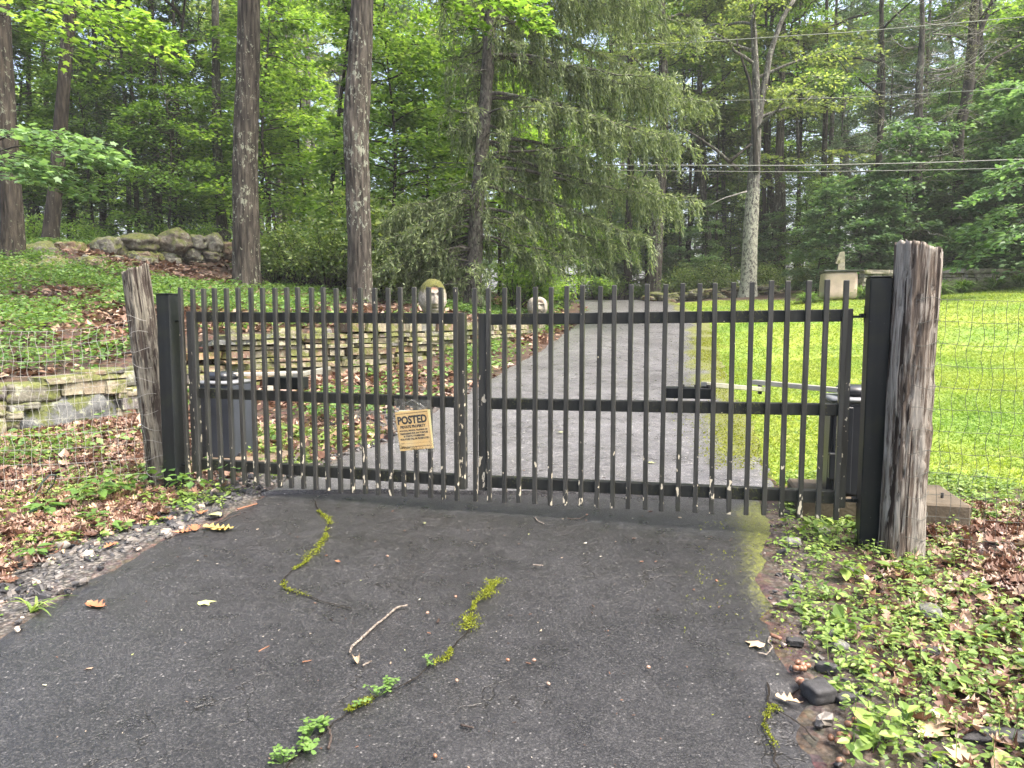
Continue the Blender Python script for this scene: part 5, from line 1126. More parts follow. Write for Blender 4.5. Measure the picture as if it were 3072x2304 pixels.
# ---- the rest of the woods
L_ = lambda px, Y: atX(px, Y)
for kind, v, px, Y, sc in (
    ('maple', 0, 60, 22, 1.0), ('maple', 1, 300, 22.5, .9), ('hemlock', 0, 330, 26, 1.0), ('hemlock', 1, 560, 24.5, 1.0), ('maple', 1, 520, 21.5, .85), ('maple', 0, 640, 27, 1.1), ('hemlock', 0, 180, 29, 1.1), ('hemlock', 1, 430, 22.5, .9), ('maple', 0, 150, 25, 1.0),
    ('light', 0, 850, 22, 1.0), ('light', 1, 960, 25, 1.0), ('light', 0, 1170, 20.5, .95), ('light', 1, 1280, 23, 1.1), ('light', 0, 1380, 21.5, 1.0), ('light', 1, 1040, 19.5, .7), ('pine', 0, 850, 31, .9), ('maple', 0, 780, 26, 1.0), ('light', 1, 720, 33, 1.0), ('light', 0, 1500, 24, 1.0),
    ('cool', 0, 2560, 23.0, .62), ('cool', 0, 2690, 23.2, .8), ('cool', 0, 2440, 24.6, .6), ('cool', 0, 2950, 22.8, .8), ('cool', 0, 2850, 22.9, .6), ('cool', 0, 2620, 22.7, .4), ('cool', 0, 3080, 22.4, .5), ('cool', 0, 3050, 23, 1.0), ('cool', 1, 2800, 27, 1.0), ('cool', 0, 3120, 20.5, .9), ('maple', 0, 3000, 28, 1.2),
    ('hemlock', 0, 2060, 33, .8), ('hemlock', 1, 2140, 30.5, .75), ('hemlock', 0, 2380, 31.5, .9), ('hemlock', 1, 2500, 33, .8), ('hemlock', 1, 2640, 34, .9), ('hemlock', 0, 2880, 36, 1.0), ('hemlock', 1, 2290, 34, .9), ('hemlock', 0, 1990, 38, .9), ('hemlock', 1, 3050, 32, 1.1),
    ('pine', 0, 2470, 33, 1.0), ('pine', 0, 2600, 37, 1.1), ('pine', 0, 2740, 34, 1.0), ('light', 0, 2960, 29, 1.25), ('light', 1, 3080, 27, 1.4), ('tall', 0, 2130, 30, .9), ('tall', 0, 2330, 32, .95), ('tall', 2, 2050, 36, 1.0), ('maple', 1, 1940, 34, 1.0), ('light', 0, 1780, 30, 1.0), ('light', 1, 1700, 27, 1.0), ('maple', 0, 1620, 30, 1.1), ('cool', 1, 1880, 38, .8), ('cool', 0, 2030, 29.5, .35), ('cool', 1, 2110, 29.2, .5), ('maple', 1, 2190, 31, .7), ('cool', 0, 2300, 29.5, .5), ('maple', 0, 2390, 29, .6), ('light', 1, 2170, 36, .9), ('light', 0, 2300, 37, .9), ('cool', 0, 1800, 35, .7), ('light', 1, 1840, 40, .9)):
    plant(kind, v, L_(px, Y), Y, sc)
for i in range(22):
    Y = rp.uniform(34, 42); px = -150 + i * 155 + rp.uniform(-50, 50)
    if 1750 < px < 2750 and i % 2: continue
    plant(rp.choice(['tall', 'tall', 'maple', 'light', 'hemlock'] if px < 1700 else ['tall', 'pine', 'hemlock', 'cool', 'tall']), i, L_(px, Y), Y, rp.uniform(.9, 1.15))
for i in range(20):
    Y = rp.uniform(48, 60); px = -150 + i * 172 + rp.uniform(-50, 50)
    if 1700 < px < 2800 and i % 2: continue
    plant(rp.choice(['tall', 'tall', 'light', 'maple']), i, L_(px, Y), Y, rp.uniform(1.1, 1.4) * (1.0 if i % 2 else 1.25))
for i in range(18):
    Y = rp.uniform(72, 90); px = -150 + i * 190 + rp.uniform(-50, 50)
    if 1700 < px < 2800 and i % 2: continue
    plant('light' if i % 2 else 'tall', i, L_(px, Y), Y, rp.uniform(1.6, 2.1))
for i in range(16):
    Y = rp.uniform(44, 62); px = 1650 + i * 100 + rp.uniform(-40, 40); plant(rp.choice(['cool', 'maple', 'cool', 'light']), i, L_(px, Y), Y, rp.uniform(.8, 1.1))
for i in range(16):
    Y = rp.uniform(64, 72); px = -100 + i * 210 + rp.uniform(-40, 40); plant(rp.choice(['cool', 'maple', 'light']), i, L_(px, Y), Y, rp.uniform(1.2, 1.5))
for px, Y, v, sc in ((830, 17.6, 0, .9), (905, 17.0, 0, 1.0), (985, 16.8, 0, .95), (1030, 17.8, 0, 1.0), (930, 18.8, 1, 1.3), (1000, 19.5, 1, 1.5), (880, 20, 1, 1.4), (780, 19.6, 1, 1.0), (1180, 17.2, 0, 1.45), (1235, 18.0, 0, 1.6), (1150, 18.5, 1, 1.6), (1290, 19, 1, 1.5), (1540, 18.5, 1, 1.2), (1620, 19.5, 1, 1.3), (1700, 21.5, 1, 1.0), (1170, 15.9, 0, .8), (600, 20.5, 1, .9), (450, 20.5, 1, .8), (300, 20.6, 1, .8), (120, 20.5, 1, .9),
                     (2030, 27.6, 0, .8), (2110, 27.8, 0, .9), (2180, 27.4, 0, .6), (2310, 27.5, 0, .7), (1850, 31, 1, .9), (1930, 30.5, 1, .7), (1780, 29, 1, .8), (2420, 25.5, 0, .5), (2390, 27, 0, .6)):
    plant('shrub', v, L_(px, Y), Y, sc)

# ------------------------------------------------------------------ what covers the ground
rng = np.random.default_rng(17)
b = NB('lawn_grass'); c = b.ramp(b.island(), [(0, (.10, .15, .022)), (.5, (.20, .275, .045)), (1, (.33, .40, .095))])
c = b.mix(1.0, c, b.ramp(b.noise(b.pos(), .55, 5, .6), [(.35, (.66, .86, .8)), (.6, (1.06, 1.02, 1.0))]), 'MULTIPLY'); c = b.mix(.7, c, b.ramp(b.noise(b.pos(), 4.5, 4, .7), [(.3, (.6, .75, .7)), (.6, (1.1, 1.08, 1.0))]), 'MULTIPLY')
LM_GRASS = b.end(b.n('MixShader', i0=.4, i1=b.bsdf(c, .5, .3), i2=b.n('BsdfTranslucent', Color=b.mix(1.0, c, (1.7, 1.6, .7), 'MULTIPLY'))))
LM_COVER = leaf_mat('ground_cover_leaf', [(0, (.045, .10, .025)), (.5, (.09, .175, .045)), (1, (.17, .26, .08))], .35, (1.8, 1.8, .9), .5, .35, 0)
LM_WEED = leaf_mat('weed_leaf', [(0, (.07, .13, .03)), (.5, (.15, .235, .055)), (1, (.28, .37, .10))], .35, (1.7, 1.7, .8), .45, .4, 0)
LM_PLANT = leaf_mat('fresh_leaf', [(0, (.05, .115, .025)), (.5, (.09, .175, .04)), (1, (.15, .25, .07))], .35, (1.7, 1.7, .8), .4, .4, .2)
LM_MOSS = leaf_mat('moss', [(0, (.08, .095, .012)), (.5, (.155, .18, .02)), (1, (.25, .28, .045))], .3, (1.5, 1.5, .7), .8, .1, 0)
LM_LITTER = leaf_mat('dead_leaf', [(0, (.05, .024, .016)), (.3, (.12, .058, .038)), (.6, (.20, .115, .078)), (.85, (.31, .21, .155)), (1, (.42, .31, .21))], .12, (1.3, 1.1, .9), .42, .5, .25)
LM_TUFT = leaf_mat('daylily_blade', [(0, (.06, .13, .03)), (.5, (.12, .22, .05)), (1, (.22, .32, .1))], .3, (1.6, 1.6, .8), .45, .35, .2)
LM_STEM = simple('weed_stem', (.10, .15, .04), .6, .3)
def scatter(n, box, wfun):
    """random points in a box kept with probability wfun"""
    x = rng.uniform(box[0], box[1], n); y = rng.uniform(box[2], box[3], n); k = rng.random(n) < wfun(x, y); x, y = x[k], y[k]
    return np.stack([x, y, H(x, y)], -1)
def in_view(x, y, m=.08): return np.abs(x) / np.maximum(y, .1) < .72 + m
# lawn
mb = MB(); BL_ = (np.array([[-.09, 0, 0], [.09, 0, 0], [.05, .55, .12], [0, 1, .0]]), [np.array([[0, 1, 2, 3]])])
for n, box, sz in ((190000, (1.6, 9, 4.3, 10.5), .045), (150000, (2.5, 19, 10.5, 24.8), .075)):
    P = scatter(n, box, lambda x, y: np.clip(lawn_w(x, y) * (1.0 + .6 * n2(x, y, 2.2, 51)) , 0, 1) * in_view(x, y)); k = len(P)
    A = raz(k, .0); A[:, 2] = rng.uniform(.1, 1.1, k); stamp(mb, BL_[0], BL_[1], P, frames(rdir(k, .7, .6), A), sz * rng.uniform(.5, 1.2, k))
tag(mb.obj('lawn_grass', LM_GRASS, None, False), 'bright yellow green mown lawn right of the drive', 'grass', kind='stuff')
mb = MB()                                   # clover and broad weeds in the lawn near the gate
P = scatter(9000, (1.7, 7, 4.5, 12), lambda x, y: lawn_w(x, y) * ss(-.1, .5, n2(x, y, 1.1, 53)) * in_view(x, y)); k = len(P); P[:, 2] += rng.uniform(.01, .035, k)
stamp(mb, OVATE[0], OVATE[1], P, frames(rdir(k, 1, .35), raz(k)), .035 * rng.uniform(.5, 1.2, k)); tag(mb.obj('lawn_clover', LM_WEED, None, False), 'patches of clover and broad weeds in the lawn', 'clover', kind='stuff')
# leaf litter: curled oak leaves near by, simple ones further off
OAKS = [oakleaf(.6, .5, i) for i in range(3)] + [oakleaf(1.3, -.6, 7), oakleaf(.2, .9, 9)]
def litter_near(x, y):
    e = x - dr(y); right = ss(.35, .8, e + .25 * n2(x, y, 1.2, 61)) * (y < 4.25) * (.25 + .75 * ss(-.05, .25, n2(x, y, 1.3, 62) + .5 * (x - 1.9)))
    f = dl(y) - x; band = np.exp(-((y - (3.98 - .12 * (x + 2.5) * 0)) / .22) ** 2)
    left = ss(.25, .55, f) * (band * 1.3 + .2 + .5 * ss(-.2, .3, n2(x, y, 1.1, 63))) * (y < 6.6)
    d, _ = wall_d(x, y); return np.clip(right + left, 0, 1) * (d < -.12) * in_view(x, y, .15)
mb = MB(); P = scatter(95000, (-4.6, 3.4, 1.3, 6.8), litter_near); k = len(P); print('litter', k)
for i, T in enumerate(OAKS):
    q = P[i::5]; m_ = len(q); q[:, 2] += rng.uniform(.004, .035, m_); s_ = rng.uniform(.035, .105, m_); stamp(mb, T[0] - np.array([0, .5, 0]), T[1], q, frames(rdir(m_, 1, .38), raz(m_)), s_)
tag(mb.obj('leaf_litter', LM_LITTER, None, False), 'wet brown oak leaves lying by both gate posts', 'dead leaves', kind='stuff')
mb = MB()
def litter_far(x, y):
    d, ny_ = wall_d(x, y); up = (d > .3) * np.clip(.35 + .9 * n2(x, y, .55, 64), .04, 1) * (y < 24)
    e = dl(y) - x; low = (d < -.2) * ss(.0, .12, e) * (y > 5.2) * np.clip(.45 + .9 * n2(x, y, .9, 65), .05, 1); return np.clip(up + low, 0, 1) * in_view(x, y)
P = scatter(130000, (-13, 3, 4.6, 24), litter_far); k = len(P); P[:, 2] += rng.uniform(.005, .03, k); print('far litter', k)
stamp(mb, RHOMB[0] * np.array([1.3, 1, 1.6]), RHOMB[1], P, frames(rdir(k, 1, .45), raz(k)), rng.uniform(.06, .13, k) * (1 + .03 * (P[:, 1] - 6)))
tag(mb.obj('leaf_litter', LM_LITTER, None, False), 'brown leaf litter covering the bank above the stone wall', 'dead leaves', kind='stuff')
# ground cover on the left bank
def cover(x, y):
    d, _ = wall_d(x, y); up = (d > .25) * np.clip(.42 + 1.5 * n2(x, y, .42, 71), 0, 1) * (y < 25); up = up * np.where((d < 1.2), .6, 1)
    e = dl(y) - x; low = (d < -.15) * ss(.0, .3, e) * (y > 4.3) * np.clip(.12 + 1.1 * n2(x, y, 1.2, 73), 0, .8); return np.clip(up + low, 0, 1) * in_view(x, y)
mb = MB(); P = scatter(28000, (-13, 3, 4.4, 25), cover); print('cover plants', len(P))
nl = 10; Q = np.repeat(P, nl, 0); k = len(Q); a = rng.uniform(0, 6.283, k); r_ = rng.uniform(.02, .15, k); hgt = np.repeat(rng.uniform(.05, .24, len(P)), nl); Q = Q + np.stack([np.cos(a) * r_, np.sin(a) * r_, hgt * rng.uniform(.5, 1, k)], -1)
A = np.stack([np.cos(a), np.sin(a), np.full(k, -.15)], -1); stamp(mb, RHOMB[0] * np.array([1.25, 1, 1]), RHOMB[1], Q, frames(rdir(k, 1, .35), A), rng.uniform(.035, .078, k) * (1 + .02 * (Q[:, 1] - 6)))
tag(mb.obj('ground_cover', LM_COVER, None, False), 'leafy green ground cover on the bank above the stone wall', 'ground cover', kind='stuff')
# low weeds on the right verge, round the posts and on the left verge
def weeds(x, y):
    e = x - dr(y); right = ss(.02, .2, e) * (y < 4.9) * np.clip(.95 + .9 * n2(x, y, 1.3, 81) - .95 * ss(.7, 1.3, e + .2 * n2(x, y, .9, 88)) * (y < 3.9), 0.05, 1)
    f = dl(y) - x; left = ss(.05, .3, f) * (y < 6.2) * np.where(y < 4.25, .55, 1) * np.clip(.1 + 1.2 * n2(x, y, 1.5, 83) + .25 * ((y > 4.2) & (x > -2.6)), 0, .75); d, _ = wall_d(x, y); return np.clip(right + left, 0, 1) * (d < -.1) * in_view(x, y, .12)
P = scatter(32000, (-4.5, 3.3, 1.25, 6.4), weeds); print('weeds', len(P)); mb = MB(); sb = MB()
hgt = rng.gamma(2.2, .018, len(P)); nl = 7; Q = np.repeat(P, nl, 0); k = len(Q); hh = np.repeat(hgt, nl); a = rng.uniform(0, 6.283, k); f_ = rng.uniform(.25, 1.0, k); sz = np.repeat(rng.gamma(2.2, .0058, len(P)), nl) * rng.uniform(.6, 1.2, k) + .005
Q = Q + np.stack([np.cos(a) * .012, np.sin(a) * .012, .01 + hh * f_], -1); A = np.stack([np.cos(a), np.sin(a), rng.uniform(-.2, .5, k)], -1); N = np.stack([-.5 * np.cos(a) * A[:, 2], -.5 * np.sin(a) * A[:, 2], np.ones(k)], -1) + rng.normal(0, .25, (k, 3))
stamp(mb, OVATE[0], OVATE[1], Q, frames(N, A), sz * 1.35)
for p, h_ in zip(P[::2], hgt[::2]):
    if h_ > .04: V, F = tube_vf(np.stack([p, p + np.array([rng.normal(0, .01), rng.normal(0, .01), h_])]), .0012, 3, False); mb.addmix(V, F)
tag(mb.obj('verge_weeds', LM_WEED, None, False), 'low leafy weeds crowding the verges either side of the gate', 'weeds', kind='stuff')
mb = MB(); P = scatter(42000, (-4.4, 3.2, 1.25, 6.2), lambda x, y: np.clip(weeds(x, y) * 1.0 + .22 * (x > dr(y)) + .12 * (x < dl(y)) , 0, 1) * (wall_d(x, y)[0] < -.1) * ((x > dr(y) + .02) | (x < dl(y) - .05)) * in_view(x, y, .12)); k = len(P); P[:, 2] += rng.uniform(.004, .03, k)
stamp(mb, RHOMB[0] * np.array([1.6, 1, 1]), RHOMB[1], P, frames(rdir(k, 1, .3), raz(k)), rng.uniform(.006, .02, k)); tag(mb.obj('seedling_carpet', LM_WEED, None, False), 'tiny seedlings carpeting the verges', 'seedlings', kind='stuff')
# gravel and broken bits
MAT_PEB = m_stone('pebble', [(0, (.05, .05, .055)), (.5, (.12, .12, .12)), (1, (.25, .23, .2))], .1, 30, .004)
b = NB('gravel_stone'); c = b.ramp(b.island(), [(0, (.014, .014, .016)), (.4, (.035, .035, .038)), (.65, (.08, .078, .077)), (.85, (.155, .14, .125)), (.96, (.27, .2, .16)), (1, (.4, .36, .3))]); MAT_GRAV = b.end(b.bsdf(b.mix(.6, c, b.ramp(b.noise(b.pos(), 160, 3), [(.3, .6), (.7, 1.4)]), 'MULTIPLY'), .5, .45))
PEB = [superstone(1, 3, 60 + i, .25) for i in range(4)]
PV = []
for i in range(5):
    V, F = box_vf((1, .8, .6), .16); V = V + rng.normal(0, .09, V.shape); PV.append((V, F))
mb = MB(); P = scatter(16000, (-3.6, 2.6, 1.2, 7.5), lambda x, y: np.clip(grav_w(x, y) * np.where(x > 0, .6, 1) * (.95 - .75 * litter_near(x, y)), 0, 1) * ((x > dr(y) - .06) | (x < dl(y) + .07)) * in_view(x, y, .12)); k = len(P); print('gravel', k)
for i, T in enumerate(PV):
    q = P[i::5]; m_ = len(q); s_ = np.minimum(rng.gamma(3.0, .0075, m_) + .006, .05); q[:, 2] += s_ * .12 + .012 * ((q[:, 0] > dl(q[:, 1]) - .02) & (q[:, 0] < dr(q[:, 1]) + .02)); stamp(mb, T[0], T[1], q, frames(rdir(m_, 1, .3), raz(m_)), s_)
tag(mb.obj('gravel', MAT_GRAV, None, False), 'dark grey gravel along the edges of the asphalt', 'gravel', kind='stuff')
# crumbs of grit, bud scales and seeds scattered over the asphalt
b = NB('debris'); c = b.ramp(b.island(), [(0, (.02, .015, .012)), (.35, (.06, .035, .025)), (.6, (.2, .1, .06)), (.8, (.35, .3, .22)), (.93, (.5, .48, .4)), (1, (.3, .36, .12))]); MAT_DEB = b.end(b.bsdf(c, .6, .3))
mb = MB(); P = scatter(650, (-2.2, 1.6, 1.5, 5.4), lambda x, y: ((x > dl(y)) & (x < dr(y))) * .9 * in_view(x, y)); P[:, 2] += np.where(P[:, 1] < 4.43, .0165, .039); k = len(P)
for i, T in enumerate(PV): q = P[i::5]; stamp(mb, T[0] * np.array([1.6, .7, .6]), T[1], q, frames(rdir(len(q), 1, .1), raz(len(q))), rng.gamma(2, .0016, len(q)) + .0015)
tag(mb.obj('asphalt_grit', MAT_DEB, None, False), 'scattered crumbs and bud scales on the wet asphalt', 'grit', kind='stuff')
# moss in the cracks
mb = MB()
def moss_run(P, a0, a1, w, n, hgt=.012):
    i0, i1 = int(a0 * (len(P) - 1)), int(a1 * (len(P) - 1)); t = rng.uniform(i0, i1, n); i = t.astype(int); i = np.clip(i, 0, len(P) - 2); Q = P[i] + (P[i + 1] - P[i]) * (t - i)[:, None]
    ww = 1.5 * w * np.clip(.25 + 1.1 * np.abs(n2(t * .12, t * 0, 1, 91)) * 1.6, .15, 1.6); cl = n2(t * .2, t * 0 + 3, 1, 92); Q = Q[cl > -.55]; ww = ww[cl > -.55]; m_ = len(Q); Q = Q + np.stack([rng.normal(0, 1, m_) * ww, rng.normal(0, 1, m_) * ww * .7, rng.uniform(0, hgt * .6, m_)], -1); A = raz(m_); A[:, 2] = rng.uniform(.2, 1.4, m_); stamp(mb, RHOMB[0], RHOMB[1], Q, frames(rdir(m_, .7, .7), A), rng.uniform(.004, .011, m_))
moss_run(crack_pts[0], .13, .68, .009, 1900); moss_run(crack_pts[0], .7, .86, .006, 260); moss_run(crack_pts[1], .0, .17, .018, 1300); moss_run(crack_pts[1], .17, .24, .008, 260); moss_run(crack_pts[1], .27, .40, .016, 900); moss_run(crack_pts[1], .46, .54, .008, 260); moss_run(crack_pts[1], .74, .84, .014, 700, .02); moss_run(crack_pts[2], .3, .8, .006, 300); moss_run(crack_pts[3], .0, .3, .005, 120)
P = scatter(9000, (.5, 2.4, 2.0, 4.9), lambda x, y: (dr(y) - x < .40) * (dr(y) - x > -.12) * np.clip(1.7 * n2(x, y, 2.6, 95) - .1, 0, 1)); P[:, 2] += np.where(P[:, 0] < dr(P[:, 1]), .016, .006) + rng.uniform(0, .006, len(P)); k = len(P); A = raz(k); A[:, 2] = rng.uniform(.2, 1, k); stamp(mb, RHOMB[0], RHOMB[1], P, frames(rdir(k, .8, .6), A), rng.uniform(.005, .012, k))
tag(mb.obj('crack_moss', LM_MOSS, None, False), 'yellow green moss filling the cracks and drive edge', 'moss', kind='stuff')
mb = MB(); P = scatter(170000, (1.4, 4.2, 4.9, 15), lambda x, y: np.exp(-((x - dr(y) + .15) / .27) ** 2) * np.clip(.7 + n2(x, y, 2, 97), 0, 1)); P[:, 2] += np.where(P[:, 0] < dr(P[:, 1]), .036, .01); k = len(P); A = raz(k); A[:, 2] = rng.uniform(.2, 1, k); stamp(mb, RHOMB[0], RHOMB[1], P, frames(rdir(k, .8, .6), A), rng.uniform(.008, .022, k)); tag(mb.obj('edge_moss', LM_MOSS, None, False), 'yellow moss band between the drive and the lawn', 'moss', kind='stuff')

# ------------------------------------------------------------------ single small things
def on_drive(px, py): p = pixground(px, py, .014); p[2] = Hf(p[0], p[1]) + (.016 if p[1] < 4.43 else .038); return p
MAT_TWIG = bark_mat('twig_bark', (.06, .05, .042), (.24, .21, .18), None, 0, .3, .002, 120); MAT_TWIGD = simple('dark_twig', (.04, .03, .025), .7, .3)
def twig(label, pxs, r0, r1, mat=None, lift=0):
    P = np.array([on_drive(*q) for q in pxs]); P = resample(P, .008); P[:, 2] += r0 + lift; P[:, :2] += .0012 * rng.normal(0, 1, (len(P), 2)); c = P.mean(0); rr = np.linspace(r0, r1, len(P)) * (1 + .12 * rng.normal(0, 1, len(P))); V, F = tube_vf(P - c, rr, 7); o = MB().addmix(V, F).obj('twig', mat or MAT_TWIG); o.location = c; return tag(o, label, 'twig')
twig('long pale curved twig lying on the asphalt', [(1222, 1820), (1190, 1828), (1150, 1862), (1110, 1895), (1080, 1925), (1055, 1945), (1048, 1968)], .0052, .0045)
tw = twig('dark forked twig lying over the clover in the crack', [(985, 2262), (992, 2230), (990, 2205), (975, 2185), (970, 2160), (985, 2148)], .0042, .003, MAT_TWIGD, .01)
twig('short bent stick right of the long pale twig, near the gate', [(1605, 1555), (1612, 1566), (1632, 1574)], .0035, .003)
twig('small straight stick on the right of the asphalt', [(1598, 1698), (1632, 1700)], .0035, .003); twig('thin black stick left of the right crack', [(1384, 2181), (1424, 2190)], .004, .003, MAT_TWIGD); twig('tiny dark stick near the middle right of the asphalt', [(1520, 1848), (1543, 1849)], .002, .002, MAT_TWIGD)
twig('thin reddish twig under the right gate leaf', [(1710, 1560), (1740, 1558), (1760, 1548)], .003, .002, MAT_TWIGD); twig('curly dark stick at the right drive edge', [(2312, 1912), (2302, 1930), (2318, 1945), (2300, 1968), (2268, 1962)], .004, .003); twig('brown stub of a stick at the right drive edge', [(2312, 1912), (2345, 1926)], .008, .007, simple('brown_stick', (.17, .09, .06), .6, .3)); twig('straw coloured stick on the left of the asphalt', [(775, 1958), (808, 1941)], .0025, .0015, MAT_DEB); twig('pale splinter right of the straw coloured stick', [(906, 1991), (940, 1982)], .0025, .0015, MAT_DEB); twig('pale chip of wood beside the curled tan leaf', [(1088, 2002), (1115, 1988)], .004, .003); twig('long pale splinter at the left drive edge', [(712, 1532), (775, 1514)], .006, .004, MAT_DEB); twig('dark branching sprig at the left of the gate', [(640, 1580), (690, 1555), (722, 1543)], .003, .002, MAT_TWIGD)
def lmat(nm, col): b = NB(nm); p = b.objc(); c = b.mix(1.0, col, b.ramp(b.noise(p, 4, 4), [(.3, .7), (.7, 1.3)]), 'MULTIPLY'); return b.end(b.bsdf(c, .5, .4))
LF = {'orange': lmat('orange_leaf', (.30, .13, .065)), 'yellow': lmat('yellow_leaf', (.38, .29, .09)), 'tan': lmat('tan_leaf', (.38, .28, .18)), 'green': lmat('pale_green_leaf', (.36, .39, .17)), 'brown': lmat('brown_leaf', (.2, .1, .06))}
def leaf(label, px, py, size, col, az, tpl=None, cup=.5, drive=True):
    p = on_drive(px, py) if drive else pixground(px, py, .01); T, F = tpl or oakleaf(cup, .4, px % 97); V = (T - np.array([0, .5, 0])) * size; V[:, 2] -= V[:, 2].min() - .001; o = MB().addmix(V, F).obj('fallen_leaf', LF[col]); o.location = p; o.rotation_euler = (0, 0, az); return tag(o, label, 'leaf')
leaf('orange brown lobed leaf on the left of the asphalt', 290, 1822, .11, 'orange', 1.2); leaf('pale green leaf on the left middle of the asphalt', 622, 1811, .075, 'green', -1.0, MAPLE); leaf('two toned yellow oak leaf at the left drive edge', 645, 1588, .14, 'yellow', 1.4); leaf('yellow oak leaf lying right of its twin at the left drive edge', 668, 1592, .12, 'yellow', -1.2); leaf('yellowish folded leaf above the twin oak leaves', 640, 1552, .12, 'green', 1.2, OVATE); leaf('curled tan leaf below the long pale twig', 1070, 1988, .05, 'tan', .4, None, 2.0); leaf('small tan leaf left of the curly stick at right', 2262, 1935, .075, 'tan', .8, MAPLE); leaf('pinkish brown leaf at the right drive edge', 2367, 2105, .085, 'tan', 1.0); leaf('small pale leaf under the right gate leaf', 1682, 1305, .05, 'green', .3, MAPLE); leaf('yellow green leaf scrap on the drive behind the right leaf', 1955, 1400, .06, 'green', 1.3); leaf('little curled brown leaf right of the mossy left crack', 1014, 1687, .035, 'orange', 1.0); leaf('large tan oak leaf in the bottom right corner', 2790, 2200, .16, 'tan', -.9, None, .3, False); leaf('big cream oak leaf in the bottom right, by the broken slab', 2850, 2160, .17, 'tan', -2.1, None, .3, False); leaf('big tan leaf behind the black slab at bottom right', 2890, 2290, .14, 'tan', -.4, None, .3, False); leaf('broken white petal on the asphalt before the gate', 1273, 1572, .03, 'green', .3, OVATE)
for i, (px, py) in enumerate(((500, 1560), (545, 1600), (610, 1540), (330, 1640), (470, 1560), (585, 1590))): leaf('rusty oak leaf on the gravel at the left verge', px, py, rng.uniform(.09, .13), 'orange', rng.uniform(0, 6), None, .6, False)['group'] = 'rusty leaves on the left gravel'
# acorns
b = NB('acorn'); c = b.ramp(b.orand(), [(0, (.10, .045, .025)), (.4, (.2, .10, .055)), (.8, (.22, .12, .08)), (1, (.28, .2, .15))]); MAT_AC = b.end(b.bsdf(b.mix(.5, c, b.ramp(b.noise(b.objc(), 120, 3), [(.3, .6), (.7, 1.3)]), 'MULTIPLY'), .38, .5))
MAT_CAP = simple('acorn_cap', (.11, .075, .05), .8, .3, .3, 200, .6, .001)
def lathe(prof, n=12):
    P = np.array(prof); th = np.linspace(0, 2 * np.pi, n, endpoint=False); V = np.stack([P[:, :1] * np.cos(th), P[:, :1] * np.sin(th), np.repeat(P[:, 1:], n, 1)], -1).reshape(-1, 3); m_ = len(P); i = np.arange(m_ - 1)[:, None] * n; j = np.arange(n)[None]; j2 = (j + 1) % n; return V, [np.stack([i + j, i + j2, i + n + j2, i + n + j], -1).reshape(-1, 4)]
NUT = MB().addmix(*lathe([(.0003, -.012), (.006, -.011), (.009, -.006), (.0098, 0), (.009, .006), (.006, .010), (.0012, .0125), (.0004, .014)])).mesh('nut', MAT_AC); ACAP = MB().addmix(*lathe([(.0101, -.002), (.0106, -.006), (.0085, -.011), (.004, -.0135), (.0015, -.015), (.0014, -.0185), (.0003, -.019)])).mesh('cup', MAT_CAP)
def acorn(px, py, label, group, drive=False, cup=False, sc=1.0):
    p = on_drive(px, py) if drive else pixground(px, py, .012); o = thing('acorn', label, 'acorn', (p[0], p[1], p[2] + .010 * sc), 0, group); o.rotation_euler = (R_(90) + rng.normal(0, .3), rng.uniform(0, 6), rng.uniform(0, 6)); o.scale = (sc,) * 3; link('nut', NUT, o)
    if cup: link('cup', ACAP, o)
for i, (px, py) in enumerate(((2393, 1995), (2408, 2002), (2402, 2013), (2422, 2005), (2388, 2012), (2412, 2012))): acorn(px, py, 'acorn in the heap beside the drive edge, under the small weed', 'acorns heaped by the drive edge', sc=1.0)
for px, py, lb in ((2405, 2058, 'lone pale acorn left of the broken asphalt block'), (2398, 2052, 'acorn half hidden behind the lone pale one')): acorn(px, py, lb, None, sc=1.2)
for px, py in ((2492, 2222), (2513, 2232), (2522, 2215), (2543, 2218), (2540, 2250), (2535, 2265), (2600, 2251), (2520, 2292), (2595, 2143), (2700, 2082), (2565, 2172), (2560, 2005), (2617, 2010), (2545, 2182), (2640, 2035), (2624, 2038), (2660, 2030)): acorn(px, py, 'acorn lying in the weeds of the right verge', 'acorns in the right verge weeds', cup=(px % 3 == 0), sc=1.0)
for px, py, lb in ((1162, 1673, 'tiny brown acorn on the asphalt near the gate'), (1367, 1795, 'brown acorn on the asphalt above the right mossy crack'), (1282, 1844, 'brown acorn right of the long pale twig'), (1523, 1986, 'brown acorn on the asphalt right of the clover crack'), (2149, 1747, 'pair of red acorn bits at the right of the asphalt'), (1370, 2048, 'cracked red acorn right of the crack'), (1305, 2275, 'broken orange acorn at the bottom of the asphalt'), (1645, 2058, 'crushed orange acorn with a thread of root'), (1602, 1987, 'small acorn on the right half of the asphalt'), (1945, 2008, 'far right acorn on the asphalt'), (1760, 1548, 'acorn just under the right gate leaf')): acorn(px, py, lb, None, True, sc=.6)
